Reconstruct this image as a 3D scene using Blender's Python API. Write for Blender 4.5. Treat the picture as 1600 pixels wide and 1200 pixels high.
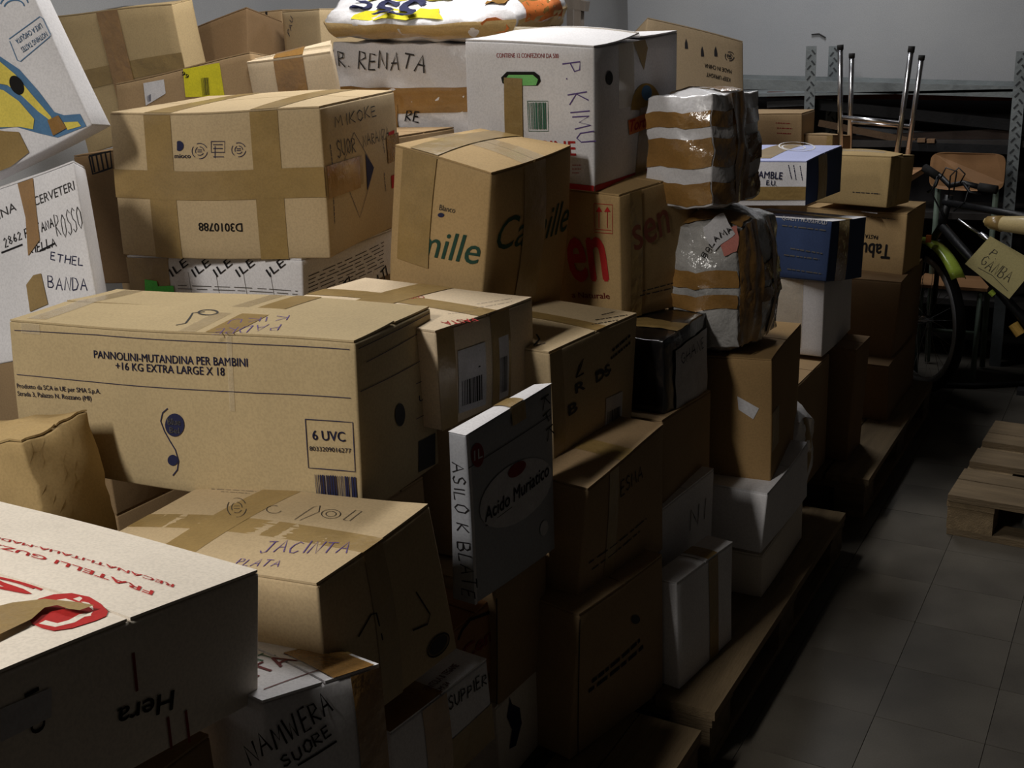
import bpy, bmesh, math, random
import numpy as np
from mathutils import Vector, Matrix
for o in list(bpy.data.objects): bpy.data.objects.remove(o)
C = bpy.context.scene.collection
R = math.radians
# ---------------------------------------------------------------- camera
F_PX = 1700.0; CAM_H = 1.6; YAW, PITCH, ROLL = R(30.95), R(17.25), R(-2.8)
def rx(a): c, s = math.cos(a), math.sin(a); return np.array([[1, 0, 0], [0, c, -s], [0, s, c]])
def rz(a): c, s = math.cos(a), math.sin(a); return np.array([[c, -s, 0], [s, c, 0], [0, 0, 1]])
CAMR = rz(ROLL) @ rx(PITCH) @ np.array([[1, 0, 0], [0, 0, -1], [0, 1, 0.]]) @ rz(-YAW)
CAMO = np.array([0, 0, CAM_H])
cam = bpy.data.objects.new('camera', bpy.data.cameras.new('camera')); C.objects.link(cam)
M = Matrix.Identity(4)
for i in range(3):
    M[i][0] = CAMR[0][i]; M[i][1] = -CAMR[1][i]; M[i][2] = -CAMR[2][i]; M[i][3] = CAMO[i]
cam.matrix_world = M
cam.data.lens = F_PX / 1600 * 36; cam.data.sensor_width = 36; cam.data.clip_start = .05
bpy.context.scene.camera = cam
# ---------------------------------------------------------------- world and lights
world = bpy.data.worlds.new('world'); bpy.context.scene.world = world; world.use_nodes = True
world.node_tree.nodes['Background'].inputs[0].default_value = (.6, .7, 1, 1)
world.node_tree.nodes['Background'].inputs[1].default_value = 0.02
def area(name, loc, target, size, power, col, sy=None):
    l = bpy.data.lights.new(name, 'AREA'); l.energy = power; l.color = col; l.size = size
    if sy: l.shape = 'RECTANGLE'; l.size_y = sy
    o = bpy.data.objects.new(name, l); C.objects.link(o); o.location = loc
    o.rotation_euler = (Vector(target) - Vector(loc)).to_track_quat('-Z', 'Y').to_euler(); return o
area('ceiling_lamp_light', (-1.9, 2.7, 2.95), (-1.9, 2.72, 0), .2, 38, (1, .98, .95), 1.1)
area('ceiling_lamp_light', (-1.6, 5.0, 2.95), (-1.6, 5.02, 0), .2, 19, (.97, .98, 1), 1.1)
area('ceiling_lamp_light', (-1.62, -.8, 2.95), (-1.62, -.78, 0), .2, 80, (1, .95, .88), 1.1)
vs = bpy.context.scene.view_settings
vs.view_transform = 'Standard'; vs.look = 'None'; vs.gamma = 1; vs.use_curve_mapping = False
vs.exposure = 0.0
# ---------------------------------------------------------------- helpers
def proj(p):
    q = CAMR @ (np.asarray(p, float) - CAMO); return np.array([800 + F_PX * q[0] / q[2], 600 + F_PX * q[1] / q[2]])
def ray(u, v): return CAMR.T @ np.array([(u - 800) / F_PX, (v - 600) / F_PX, 1.0])
def at_y(u, v, y): d = ray(u, v); return CAMO + d * (y / d[1])
def at_x(u, v, x): d = ray(u, v); return CAMO + d * (x / d[0])
def at_z(u, v, z): d = ray(u, v); return CAMO + d * ((z - CAM_H) / d[2])
def mesh_obj(name, verts, faces, mat, parent=None, origin=None, smooth=False, kind=None):
    """verts in world space; stored relative to the origin (the parent's origin for parts)"""
    if parent is not None: origin = parent['_o'] if '_o' in parent else (0, 0, 0)
    elif origin is None:
        a = np.array(verts); origin = ((a[:, 0].min() + a[:, 0].max()) / 2, (a[:, 1].min() + a[:, 1].max()) / 2, a[:, 2].min())
    origin = [float(t) for t in origin]
    me = bpy.data.meshes.new(name)
    me.from_pydata([(float(v[0]) - origin[0], float(v[1]) - origin[1], float(v[2]) - origin[2]) for v in verts], [], faces)
    if mat: me.materials.append(mat)
    if smooth: me.shade_smooth()
    me.update()
    o = bpy.data.objects.new(name, me); C.objects.link(o)
    if parent is not None: o.parent = parent
    else: o.location = origin
    o['_o'] = origin
    if kind: o['kind'] = kind
    return o
def tag(o, label, cat, group=None):
    o['label'] = label; o['category'] = cat
    if group: o['group'] = group
    return o
def empty(name, loc):
    o = bpy.data.objects.new(name, None); C.objects.link(o); o.location = [float(t) for t in loc]; o['_o'] = [float(t) for t in loc]; o.empty_display_size = .05
    return o
class MB:
    def __init__(s): s.v = []; s.f = []
    def box(s, c, size, rot=None, ch=0.0):
        c = np.array(c, float); h = np.array(size, float) / 2; n = len(s.v)
        rot = np.eye(3) if rot is None else rot
        for k in (-1, 1):
            for (a, b) in ((-1, -1), (1, -1), (1, 1), (-1, 1)):
                s.v.append(c + rot @ (h * np.array([a, b, k])))
        s.f += [(n+3, n+2, n+1, n), (n+4, n+5, n+6, n+7), (n, n+1, n+5, n+4), (n+1, n+2, n+6, n+5), (n+2, n+3, n+7, n+6), (n+3, n, n+4, n+7)]
        return s
    def tube(s, pts, r, seg=10, cap=True):
        pts = [np.array(p, float) for p in pts]; n0 = len(s.v); k = len(pts)
        rr = r if isinstance(r, (list, tuple)) else [r] * k
        up = None
        for i in range(k):
            t = pts[min(i+1, k-1)] - pts[max(i-1, 0)]; t = t / (np.linalg.norm(t) + 1e-9)
            if up is None: up = np.cross(t, [0, 0, 1] if abs(t[2]) < .9 else [1, 0, 0]); up /= np.linalg.norm(up)
            up = up - t * (up @ t); up /= np.linalg.norm(up); b = np.cross(t, up)
            for j in range(seg):
                a = 2 * math.pi * j / seg; s.v.append(pts[i] + rr[i] * (math.cos(a) * up + math.sin(a) * b))
        for i in range(k-1):
            for j in range(seg):
                a = n0 + i*seg + j; b2 = n0 + i*seg + (j+1) % seg; s.f.append((a, a+seg, b2+seg, b2))
        if cap: s.f.append(tuple(n0 + j for j in range(seg))); s.f.append(tuple(n0 + (k-1)*seg + j for j in reversed(range(seg))))
        return s
    def build(s, name, mat, parent=None, origin=None, smooth=False, kind=None):
        return mesh_obj(name, s.v, s.f, mat, parent, origin, smooth, kind)
# ---------------------------------------------------------------- materials
def sr(r, g, b):
    f = lambda c: (c/255/12.92) if c/255 <= .04045 else ((c/255+.055)/1.055)**2.4
    return (f(r), f(g), f(b), 1)
MATS = {}
def nodes_mat(name):
    m = bpy.data.materials.new(name); m.use_nodes = True; nt = m.node_tree
    return m, nt, nt.nodes['Principled BSDF']
def surf_mat(name, col, rough=.8, var=.12, scale=6, bump=.15, bscale=60, metal=0, coat=0, spots=0, stretch=(1, 1, 1), wave=0, spec=.3, second=None, alpha=1):
    if name in MATS: return MATS[name]
    m, nt, p = nodes_mat(name); N, L = nt.nodes, nt.links
    tc = N.new('ShaderNodeTexCoord'); mp = N.new('ShaderNodeMapping'); mp.inputs['Scale'].default_value = stretch
    L.new(tc.outputs['Object'], mp.inputs[0])
    n1 = N.new('ShaderNodeTexNoise'); n1.inputs['Scale'].default_value = scale; n1.inputs['Detail'].default_value = 6; L.new(mp.outputs[0], n1.inputs['Vector'])
    r1 = N.new('ShaderNodeValToRGB'); c = col
    e = r1.color_ramp.elements; e[0].position = .3; e[1].position = .7
    e[0].color = tuple(x*(1-var) for x in c[:3]) + (1,); e[1].color = tuple(min(1, x*(1+var)) for x in (second or c)[:3]) + (1,)
    L.new(n1.outputs['Fac'], r1.inputs[0]); out = r1.outputs[0]
    n2 = N.new('ShaderNodeTexNoise'); n2.inputs['Scale'].default_value = 220; n2.inputs['Detail'].default_value = 2; L.new(mp.outputs[0], n2.inputs['Vector'])
    mx = N.new('ShaderNodeMix'); mx.data_type = 'RGBA'; mx.blend_type = 'MULTIPLY'; mx.inputs[0].default_value = .25
    r2 = N.new('ShaderNodeValToRGB'); r2.color_ramp.elements[0].position = .35; r2.color_ramp.elements[1].position = .6; r2.color_ramp.elements[0].color = (.55, .55, .55, 1)
    L.new(n2.outputs['Fac'], r2.inputs[0]); L.new(out, mx.inputs[6]); L.new(r2.outputs[0], mx.inputs[7]); out = mx.outputs[2]
    L.new(out, p.inputs['Base Color'])
    p.inputs['Roughness'].default_value = rough; p.inputs['Metallic'].default_value = metal
    p.inputs['Specular IOR Level'].default_value = spec
    p.inputs['Coat Weight'].default_value = coat; p.inputs['Coat Roughness'].default_value = .15
    if alpha < 1: p.inputs['Alpha'].default_value = alpha
    b = N.new('ShaderNodeBump'); b.inputs['Strength'].default_value = bump; b.inputs['Distance'].default_value = .01
    n3 = N.new('ShaderNodeTexNoise'); n3.inputs['Scale'].default_value = bscale; n3.inputs['Detail'].default_value = 4; L.new(mp.outputs[0], n3.inputs['Vector'])
    L.new(n3.outputs['Fac'], b.inputs['Height'])
    if wave:
        w = N.new('ShaderNodeTexWave'); w.inputs['Scale'].default_value = wave; w.bands_direction = 'DIAGONAL'; L.new(tc.outputs['Object'], w.inputs['Vector'])
        b2 = N.new('ShaderNodeBump'); b2.inputs['Strength'].default_value = .05; b2.inputs['Distance'].default_value = .002
        L.new(w.outputs['Fac'], b2.inputs['Height']); L.new(b.outputs[0], b2.inputs['Normal']); L.new(b2.outputs[0], p.inputs['Normal'])
    else: L.new(b.outputs[0], p.inputs['Normal'])
    MATS[name] = m; return m
def card(name, r, g, b): return surf_mat('cardboard_' + name, sr(r, g, b), .82, .07, 5, .06, 30, wave=0, spec=.25)
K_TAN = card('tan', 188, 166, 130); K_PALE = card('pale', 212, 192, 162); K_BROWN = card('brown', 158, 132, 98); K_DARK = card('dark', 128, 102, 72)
K_RED = card('reddish', 150, 108, 72); K_OLD = card('worn', 172, 146, 100); K_GREY = card('grey', 158, 156, 158); K_WHITE = card('white', 222, 220, 222); K_OFF = card('offwhite', 225, 215, 200)
K_SILVER = surf_mat('silver_print', sr(150, 152, 158), .45, .06, 5, .05, 30, spec=.5)
K_BLUE = card('pale_blue', 178, 184, 222); K_NAVY = card('dark_blue', 52, 68, 104)
M_TAPE = surf_mat('parcel_tape', sr(150, 124, 76), .32, .12, 12, .35, 25, coat=.25, spec=.5)
M_TAPE2 = surf_mat('parcel_tape_shiny', sr(150, 112, 62), .16, .16, 12, .8, 18, coat=.9, spec=.6)
M_CLEAR = surf_mat('clear_tape', sr(215, 198, 165), .12, .05, 12, .6, 22, coat=1, spec=.6, alpha=.45)
M_WPL = surf_mat('white_plastic', sr(222, 220, 222), .3, .06, 6, .9, 11, coat=.5, spec=.5)
M_FILM = surf_mat('crumpled_film', sr(170, 168, 165), .18, .3, 14, 1.0, 26, coat=1, spec=.7)
M_WOOD = surf_mat('pallet_wood', sr(124, 106, 80), .85, .25, 5, .35, 40, stretch=(6, .7, 6))
M_WOODX = surf_mat('pallet_wood_cross', sr(108, 92, 70), .85, .25, 5, .35, 40, stretch=(.7, 6, 6))
M_SHELF = surf_mat('shelf_metal', sr(132, 138, 140), .5, .2, 7, .15, 40, metal=.5)
M_SLOT = surf_mat('slot_dark', sr(62, 64, 66), .8, .1)
M_CHROME = surf_mat('chrome', sr(225, 225, 230), .26, .03, 5, .02, 20, metal=1)
M_BLACK = surf_mat('black_plastic', sr(22, 22, 24), .45, .1, spec=.4)
M_BWRAP = surf_mat('black_wrap', sr(20, 19, 20), .22, .2, 8, .6, 16, coat=.6)
M_RUBBER = surf_mat('rubber', sr(28, 27, 26), .8, .1)
M_GREEN = surf_mat('lime_paint', sr(182, 205, 80), .3, .05, coat=.5)
M_PLY = surf_mat('plywood_seat', sr(176, 132, 92), .45, .1, 4, .05, 20, stretch=(.5, 4, 4))
def ink(name, r, g, b, rough=.7): return surf_mat('ink_' + name, sr(r, g, b), rough, .08, 30, .02, 30, spec=.2)
I_NAVY = ink('navy', 40, 42, 72); I_BLACK = ink('black', 30, 28, 30); I_GREY = ink('grey', 100, 96, 92); I_RED = ink('red', 176, 42, 40); I_PURPLE = ink('purple', 92, 72, 130)
I_GREEN = ink('green', 58, 104, 84); I_DKGREEN = ink('dark_green', 38, 70, 58); I_WHITE = ink('white', 214, 212, 214); I_YELLOW = ink('yellow', 222, 202, 92); I_BLUE = ink('mid_blue', 84, 122, 158)
I_MAROON = ink('maroon', 108, 50, 52); I_LIME = ink('lime_label', 98, 210, 96); I_ORANGE = ink('orange', 214, 122, 62); I_LYEL = ink('label_yellow', 206, 196, 42); I_OCHRE = ink('ochre', 164, 130, 62); I_HOLE = ink('hole', 22, 20, 18); I_LABEL = ink('label_paper', 196, 194, 196); I_DRED = ink('dark_red', 128, 40, 40); I_HGREEN = ink('hole_green', 120, 190, 110); I_DGREY=ink('dark_grey',60,58,58)
# ---------------------------------------------------------------- boxes
GEO={
 'P':[[-1.895,1.249,0.847],[-1.133,1.361,0.821],[-1.932,1.549,0.827],[-1.178,1.662,0.814],[-1.877,1.263,1.136],[-1.128,1.378,1.137],[-1.929,1.562,1.134],[-1.177,1.676,1.129]],
 'R':[[-1.567,1.612,0.912],[-1.117,1.596,0.908],[-1.554,1.945,0.907],[-1.105,1.928,0.902],[-1.565,1.615,1.104],[-1.115,1.598,1.1],[-1.552,1.948,1.1],[-1.102,1.932,1.096]],
 'K':[[-1.546,1.936,0.751],[-1.044,1.897,0.738],[-1.516,2.298,0.751],[-1.025,2.252,0.734],[-1.538,1.935,1.006],[-1.043,1.891,0.989],[-1.508,2.298,1.006],[-1.003,2.262,0.993]],
 'J':[[-1.244,1.834,0.465],[-0.952,1.811,0.456],[-1.217,2.202,0.464],[-0.915,2.18,0.443],[-1.229,1.834,0.762],[-0.924,1.814,0.74],[-1.202,2.202,0.761],[-0.907,2.181,0.754]],
 'J2':[[-1.276,1.782,0.155],[-0.935,1.729,0.147],[-1.226,2.129,0.147],[-0.875,2.081,0.138],[-1.267,1.788,0.498],[-0.915,1.741,0.488],[-1.216,2.135,0.49],[-0.874,2.083,0.482]],
 'A':[[-1.048,1.492,0.623],[-1.0,1.492,0.622],[-1.025,1.781,0.624],[-0.978,1.778,0.616],[-1.03,1.489,0.954],[-0.99,1.484,0.955],[-1.015,1.776,0.963],[-0.974,1.774,0.971]],
 'A2':[[-1.473,1.622,0.342],[-1.026,1.594,0.335],[-1.462,1.812,0.339],[-1.013,1.785,0.333],[-1.469,1.625,0.597],[-1.019,1.598,0.591],[-1.458,1.815,0.595],[-1.008,1.787,0.588]],
 'A4':[[-1.47,1.584,0.146],[-1.02,1.584,0.146],[-1.47,1.784,0.146],[-1.02,1.784,0.146],[-1.47,1.584,0.338],[-1.02,1.584,0.338],[-1.47,1.784,0.338],[-1.02,1.784,0.338]],
 'A3':[[-1.492,1.464,0.374],[-1.044,1.47,0.369],[-1.495,1.627,0.373],[-1.045,1.634,0.368],[-1.49,1.465,0.568],[-1.039,1.473,0.562],[-1.493,1.628,0.567],[-1.043,1.635,0.561]],
 'N':[[-1.447,1.018,0.584],[-0.958,1.033,0.627],[-1.46,1.33,0.576],[-0.953,1.356,0.618],[-1.463,1.026,0.835],[-0.965,1.047,0.882],[-1.49,1.331,0.833],[-0.984,1.358,0.88]],
 'S':[[-1.257,1.19,0.389],[-0.959,1.163,0.39],[-1.234,1.461,0.388],[-0.933,1.437,0.395],[-1.259,1.191,0.554],[-0.96,1.167,0.561],[-1.236,1.462,0.554],[-0.938,1.433,0.554]],
 'I':[[-1.209,0.911,0.56],[-0.902,0.842,0.607],[-1.163,1.095,0.532],[-0.855,1.025,0.574],[-1.23,0.946,0.757],[-0.925,0.876,0.803],[-1.183,1.13,0.727],[-0.876,1.061,0.771]],
 'G':[[-1.497,0.505,0.832],[-0.959,0.498,0.835],[-1.492,0.909,0.782],[-0.954,0.903,0.786],[-1.498,0.527,1.013],[-0.96,0.52,1.016],[-1.493,0.932,0.962],[-0.954,0.925,0.963]],
 'M':[[-2.184,1.807,1.151],[-1.649,1.954,1.14],[-2.297,2.26,1.166],[-1.769,2.403,1.155],[-2.159,1.808,1.488],[-1.634,1.951,1.483],[-2.288,2.253,1.507],[-1.754,2.401,1.501]],
 'NI':[[-2.229,1.856,1.024],[-1.725,1.927,1.028],[-2.293,2.3,1.023],[-1.783,2.373,1.024],[-2.229,1.856,1.138],[-1.717,1.931,1.139],[-2.293,2.301,1.138],[-1.781,2.376,1.14]],
 'C':[[-1.544,2.036,1.024],[-1.281,2.012,0.984],[-1.513,2.352,1.041],[-1.246,2.328,0.991],[-1.484,2.011,1.392],[-1.217,1.987,1.343],[-1.454,2.327,1.409],[-1.19,2.305,1.371]],
 'E':[[-1.587,2.515,0.938],[-1.107,2.387,0.935],[-1.508,2.813,0.947],[-1.024,2.682,0.929],[-1.583,2.504,1.263],[-1.097,2.374,1.243],[-1.503,2.803,1.272],[-1.022,2.678,1.273]],
 'W':[[-1.53,2.393,1.273],[-1.165,2.373,1.257],[-1.504,2.831,1.288],[-1.142,2.809,1.27],[-1.515,2.382,1.614],[-1.149,2.359,1.589],[-1.489,2.819,1.626],[-1.123,2.801,1.612]],
 'BK':[[-1.26,2.311,0.716],[-0.961,2.303,0.718],[-1.253,2.582,0.716],[-0.952,2.574,0.714],[-1.26,2.311,0.925],[-0.96,2.303,0.924],[-1.253,2.583,0.925],[-0.953,2.575,0.926]],
 'K2':[[-1.342,2.259,0.508],[-0.942,2.255,0.508],[-1.339,2.569,0.505],[-0.938,2.566,0.506],[-1.342,2.261,0.729],[-0.942,2.258,0.733],[-1.339,2.57,0.727],[-0.94,2.565,0.723]],
 'WU':[[-1.329,2.237,0.146],[-0.93,2.206,0.146],[-1.306,2.535,0.146],[-0.907,2.504,0.146],[-1.329,2.237,0.528],[-0.93,2.207,0.528],[-1.306,2.535,0.528],[-0.907,2.504,0.528]],
 'WB1':[[-0.907,2.097,0.144],[-0.837,2.086,0.145],[-0.867,2.362,0.14],[-0.796,2.353,0.141],[-0.91,2.101,0.411],[-0.842,2.091,0.414],[-0.87,2.367,0.406],[-0.801,2.356,0.405]],
 'BR':[[-1.198,2.595,0.435],[-0.8,2.638,0.435],[-1.241,3.001,0.435],[-0.843,3.043,0.435],[-1.198,2.595,0.794],[-0.8,2.638,0.794],[-1.241,3.001,0.794],[-0.843,3.043,0.794]],
 'WB2':[[-1.185,2.551,0.298],[-0.789,2.548,0.296],[-1.185,2.951,0.298],[-0.785,2.951,0.297],[-1.185,2.551,0.465],[-0.778,2.555,0.464],[-1.185,2.951,0.465],[-0.785,2.951,0.464]],
 'WB4':[[-1.15,2.583,0.146],[-0.8,2.583,0.146],[-1.15,2.983,0.146],[-0.8,2.983,0.146],[-1.15,2.583,0.268],[-0.8,2.583,0.268],[-1.15,2.983,0.268],[-0.8,2.983,0.268]],
 'BAG':[[-1.079,2.594,0.799],[-0.861,2.58,0.81],[-1.06,2.887,0.804],[-0.836,2.875,0.81],[-1.089,2.589,1.157],[-0.872,2.574,1.165],[-1.07,2.882,1.162],[-0.854,2.865,1.166]],
 'V':[[-1.111,2.555,1.193],[-0.923,2.523,1.198],[-1.067,2.806,1.19],[-0.878,2.774,1.195],[-1.117,2.559,1.469],[-0.931,2.527,1.477],[-1.073,2.81,1.466],[-0.888,2.775,1.468]],
 'B':[[-1.33,3.544,1.054],[-0.98,3.538,1.058],[-1.32,3.975,1.056],[-0.97,3.966,1.051],[-1.33,3.544,1.201],[-0.98,3.535,1.196],[-1.32,3.975,1.203],[-0.971,3.969,1.208]],
 'D':[[-1.23,3.537,0.818],[-0.889,3.484,0.823],[-1.185,3.826,0.8],[-0.836,3.77,0.787],[-1.226,3.549,1.017],[-0.879,3.497,1.016],[-1.181,3.837,0.999],[-0.834,3.783,0.992]],
 'WB3':[[-1.25,3.512,0.56],[-0.9,3.512,0.56],[-1.25,3.912,0.56],[-0.9,3.912,0.56],[-1.25,3.512,0.816],[-0.9,3.512,0.816],[-1.25,3.912,0.816],[-0.9,3.912,0.816]],
 'DK1':[[-1.233,3.664,0.158],[-0.838,3.662,0.147],[-1.233,3.864,0.157],[-0.833,3.864,0.145],[-1.221,3.666,0.563],[-0.818,3.668,0.551],[-1.221,3.866,0.562],[-0.821,3.866,0.55]],
 'TB':[[-1.224,4.425,0.654],[-0.827,4.398,0.649],[-1.205,4.706,0.652],[-0.808,4.677,0.644],[-1.219,4.426,0.915],[-0.818,4.399,0.906],[-1.2,4.707,0.914],[-0.798,4.682,0.908]],
 'TB2':[[-1.262,4.253,0.342],[-0.822,4.247,0.341],[-1.262,4.753,0.341],[-0.812,4.753,0.339],[-1.26,4.253,0.668],[-0.8,4.259,0.664],[-1.26,4.753,0.667],[-0.81,4.753,0.664]],
 'TB3':[[-1.25,4.133,0.146],[-0.8,4.133,0.146],[-1.25,4.633,0.146],[-0.8,4.633,0.146],[-1.25,4.133,0.367],[-0.8,4.133,0.367],[-1.25,4.633,0.367],[-0.8,4.633,0.367]],
 'SB':[[-1.175,4.409,0.939],[-0.884,4.342,0.935],[-1.131,4.603,0.937],[-0.841,4.536,0.935],[-1.173,4.411,1.125],[-0.879,4.347,1.126],[-1.129,4.604,1.123],[-0.833,4.538,1.116]],
 'BG1':[[-1.724,4.665,0.975],[-1.326,4.7,0.975],[-1.751,4.964,0.975],[-1.352,4.999,0.975],[-1.724,4.665,1.265],[-1.326,4.7,1.265],[-1.751,4.964,1.265],[-1.352,4.999,1.265]],
 'BG2':[[-1.34,4.75,0.978],[-1.205,4.744,0.976],[-1.329,5.044,0.968],[-1.194,5.039,0.967],[-1.334,4.759,1.173],[-1.209,4.749,1.171],[-1.327,5.05,1.158],[-1.19,5.042,1.147]],
 'BB':[[-1.696,3.807,1.36],[-1.355,4.038,1.289],[-1.87,4.046,1.31],[-1.547,4.265,1.237],[-1.676,3.888,1.674],[-1.377,4.083,1.572],[-1.853,4.121,1.61],[-1.531,4.341,1.538]],
 'CV':[[-2.257,1.443,0.957],[-1.895,1.482,1.047],[-2.3739999999999997,1.56,0.932],[-2.007,1.601,1.02],[-2.347,1.517,1.316],[-1.985,1.557,1.41],[-2.469,1.632,1.294],[-2.102,1.674,1.382]],
 'T1':[[-3.406,2.739,1.294],[-2.921,2.811,1.399],[-3.433,2.871,1.322],[-2.929,2.936,1.375],[-3.478,2.731,1.776],[-2.942,2.799,1.785],[-3.477,2.862,1.754],[-2.973,2.927,1.807]],
 'BX2':[[-2.793,2.211,0.957],[-2.311,2.305,0.986],[-2.87,2.603,0.957],[-2.388,2.697,0.986],[-2.814,2.204,1.344],[-2.337,2.303,1.396],[-2.893,2.599,1.356],[-2.411,2.693,1.385]],
 'T2':[[-2.775,2.354,1.357],[-2.308,2.492,1.418],[-2.826,2.571,1.341],[-2.367,2.704,1.4],[-2.783,2.372,1.544],[-2.337,2.501,1.613],[-2.853,2.579,1.531],[-2.394,2.712,1.59]],
 'T3':[[-2.334,2.497,1.429],[-2.045,2.529,1.451],[-2.338,2.532,1.43],[-2.053,2.561,1.45],[-2.344,2.489,1.589],[-2.053,2.52,1.604],[-2.349,2.526,1.597],[-2.076,2.555,1.634]],
 'B1':[[-3.149,2.969,1.486],[-2.844,3.018,1.56],[-3.193,3.262,1.443],[-2.869,3.322,1.514],[-3.193,2.99,1.68],[-2.859,3.063,1.771],[-3.242,3.285,1.649],[-2.918,3.345,1.72]],
 'B2':[[-3.13,3.299,1.546],[-2.926,3.295,1.551],[-3.127,3.699,1.54],[-2.915,3.697,1.538],[-3.128,3.302,1.766],[-2.909,3.304,1.765],[-3.126,3.702,1.763],[-2.914,3.701,1.762]],
 'B3':[[-2.838,3.217,1.522],[-2.568,3.097,1.527],[-2.699,3.538,1.517],[-2.424,3.419,1.517],[-2.836,3.22,1.755],[-2.558,3.102,1.752],[-2.697,3.541,1.751],[-2.423,3.422,1.751]],
 'RB':[[-2.336,2.849,1.31],[-1.814,2.902,1.306],[-2.376,3.248,1.319],[-1.852,3.298,1.303],[-2.331,2.851,1.646],[-1.802,2.897,1.611],[-2.366,3.248,1.638],[-1.842,3.298,1.622]],
 'L':[[-1.939,1.025,0.736],[-1.6,1.068,0.798],[-1.956,1.18,0.723],[-1.607,1.222,0.767],[-1.973,1.039,0.944],[-1.628,1.081,0.992],[-1.99,1.194,0.931],[-1.651,1.237,0.991]],
 'LW':[[-2.424,1.545,1.318],[-2.069,1.682,1.478],[-2.449,1.61,1.315],[-2.087,1.75,1.47],[-2.555,1.525,1.638],[-2.189,1.666,1.792],[-2.578,1.591,1.633],[-2.216,1.73,1.788]],
 'SK':[[-1.051,2.948,0.164],[-0.863,2.923,0.144],[-1.037,3.13,0.14],[-0.838,3.112,0.124],[-1.014,2.994,0.555],[-0.8,2.991,0.554],[-0.999,3.177,0.531],[-0.8,3.152,0.493]],
 'TP':[[-2.335,2.787,1.647],[-1.608,2.855,1.622],[-2.367,3.187,1.646],[-1.647,3.252,1.623],[-2.333,2.786,1.7249999999999999],[-1.603,2.856,1.711],[-2.363,3.157,1.855],[-1.644,3.222,1.832]],
 'H1':[[-1.6,1.44,0.605],[-1.16,1.44,0.605],[-1.6,1.585,0.605],[-1.16,1.585,0.605],[-1.6,1.44,0.81],[-1.16,1.44,0.81],[-1.6,1.585,0.81],[-1.16,1.585,0.81]],
 'H2':[[-1.52,1.66,0.61],[-1.14,1.66,0.61],[-1.52,1.88,0.61],[-1.14,1.88,0.61],[-1.52,1.66,0.89],[-1.14,1.66,0.89],[-1.52,1.88,0.89],[-1.14,1.88,0.89]],
 'H3':[[-1.92,1.02,0.15],[-1.68,1.02,0.15],[-1.92,1.15,0.15],[-1.68,1.15,0.15],[-1.92,1.02,0.48],[-1.68,1.02,0.48],[-1.92,1.15,0.48],[-1.68,1.15,0.48]],
 'H3b':[[-1.92,1.02,0.483],[-1.68,1.02,0.483],[-1.92,1.15,0.483],[-1.68,1.15,0.483],[-1.92,1.02,0.79],[-1.68,1.02,0.79],[-1.92,1.15,0.79],[-1.68,1.15,0.79]],
 'H4':[[-1.5,0.5,0.003],[-0.99,0.5,0.003],[-1.5,0.73,0.003],[-0.99,0.73,0.003],[-1.5,0.5,0.45],[-0.99,0.5,0.45],[-1.5,0.73,0.45],[-0.99,0.73,0.45]],
 'H4b':[[-1.5,0.5,0.453],[-0.99,0.5,0.453],[-1.5,0.84,0.453],[-0.99,0.84,0.453],[-1.5,0.5,0.755],[-0.99,0.5,0.755],[-1.5,0.84,0.755],[-0.99,0.84,0.755]],
 'H5':[[-1.27,0.88,0.15],[-0.96,0.88,0.15],[-1.27,1.07,0.15],[-0.96,1.07,0.15],[-1.27,0.88,0.48],[-0.96,0.88,0.48],[-1.27,1.07,0.48],[-0.96,1.07,0.48]],
 'H6':[[-1.3,1.17,0.15],[-0.98,1.17,0.15],[-1.3,1.42,0.15],[-0.98,1.42,0.15],[-1.3,1.17,0.385],[-0.98,1.17,0.385],[-1.3,1.42,0.385],[-0.98,1.42,0.385]],
 'H7':[[-2.5,1.6,0.15],[-2.1,1.6,0.15],[-2.5,1.9,0.15],[-2.1,1.9,0.15],[-2.5,1.6,0.55],[-2.1,1.6,0.55],[-2.5,1.9,0.55],[-2.1,1.9,0.55]],
 'H7b':[[-2.5,1.6,0.553],[-2.1,1.6,0.553],[-2.5,1.9,0.553],[-2.1,1.9,0.553],[-2.5,1.6,0.98],[-2.1,1.6,0.98],[-2.5,1.9,0.98],[-2.1,1.9,0.98]],
 'H8':[[-2.2,1.95,0.15],[-1.72,1.95,0.15],[-2.2,2.35,0.15],[-1.72,2.35,0.15],[-2.2,1.95,0.58],[-1.72,1.95,0.58],[-2.2,2.35,0.58],[-1.72,2.35,0.58]],
 'H8b':[[-2.2,1.97,0.583],[-1.74,1.97,0.583],[-2.2,2.3,0.583],[-1.74,2.3,0.583],[-2.2,1.97,0.995],[-1.74,1.97,0.995],[-2.2,2.3,0.995],[-1.74,2.3,0.995]],
 'H9':[[-2.88,2.36,0.15],[-2.38,2.36,0.15],[-2.88,2.74,0.15],[-2.38,2.74,0.15],[-2.88,2.36,0.57],[-2.38,2.36,0.57],[-2.88,2.74,0.57],[-2.38,2.74,0.57]],
 'H9b':[[-2.88,2.36,0.573],[-2.4,2.36,0.573],[-2.88,2.7,0.573],[-2.4,2.7,0.573],[-2.88,2.36,0.955],[-2.4,2.36,0.955],[-2.88,2.7,0.955],[-2.4,2.7,0.955]],
 'H10':[[-2.35,2.42,0.15],[-1.85,2.42,0.15],[-2.35,2.82,0.15],[-1.85,2.82,0.15],[-2.35,2.42,0.78],[-1.85,2.42,0.78],[-2.35,2.82,0.78],[-1.85,2.82,0.78]],
 'H10b':[[-2.2,2.5,0.783],[-1.85,2.5,0.783],[-2.2,2.82,0.783],[-1.85,2.82,0.783],[-2.2,2.5,1.37],[-1.85,2.5,1.37],[-2.2,2.82,1.37],[-1.85,2.82,1.37]],
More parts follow.
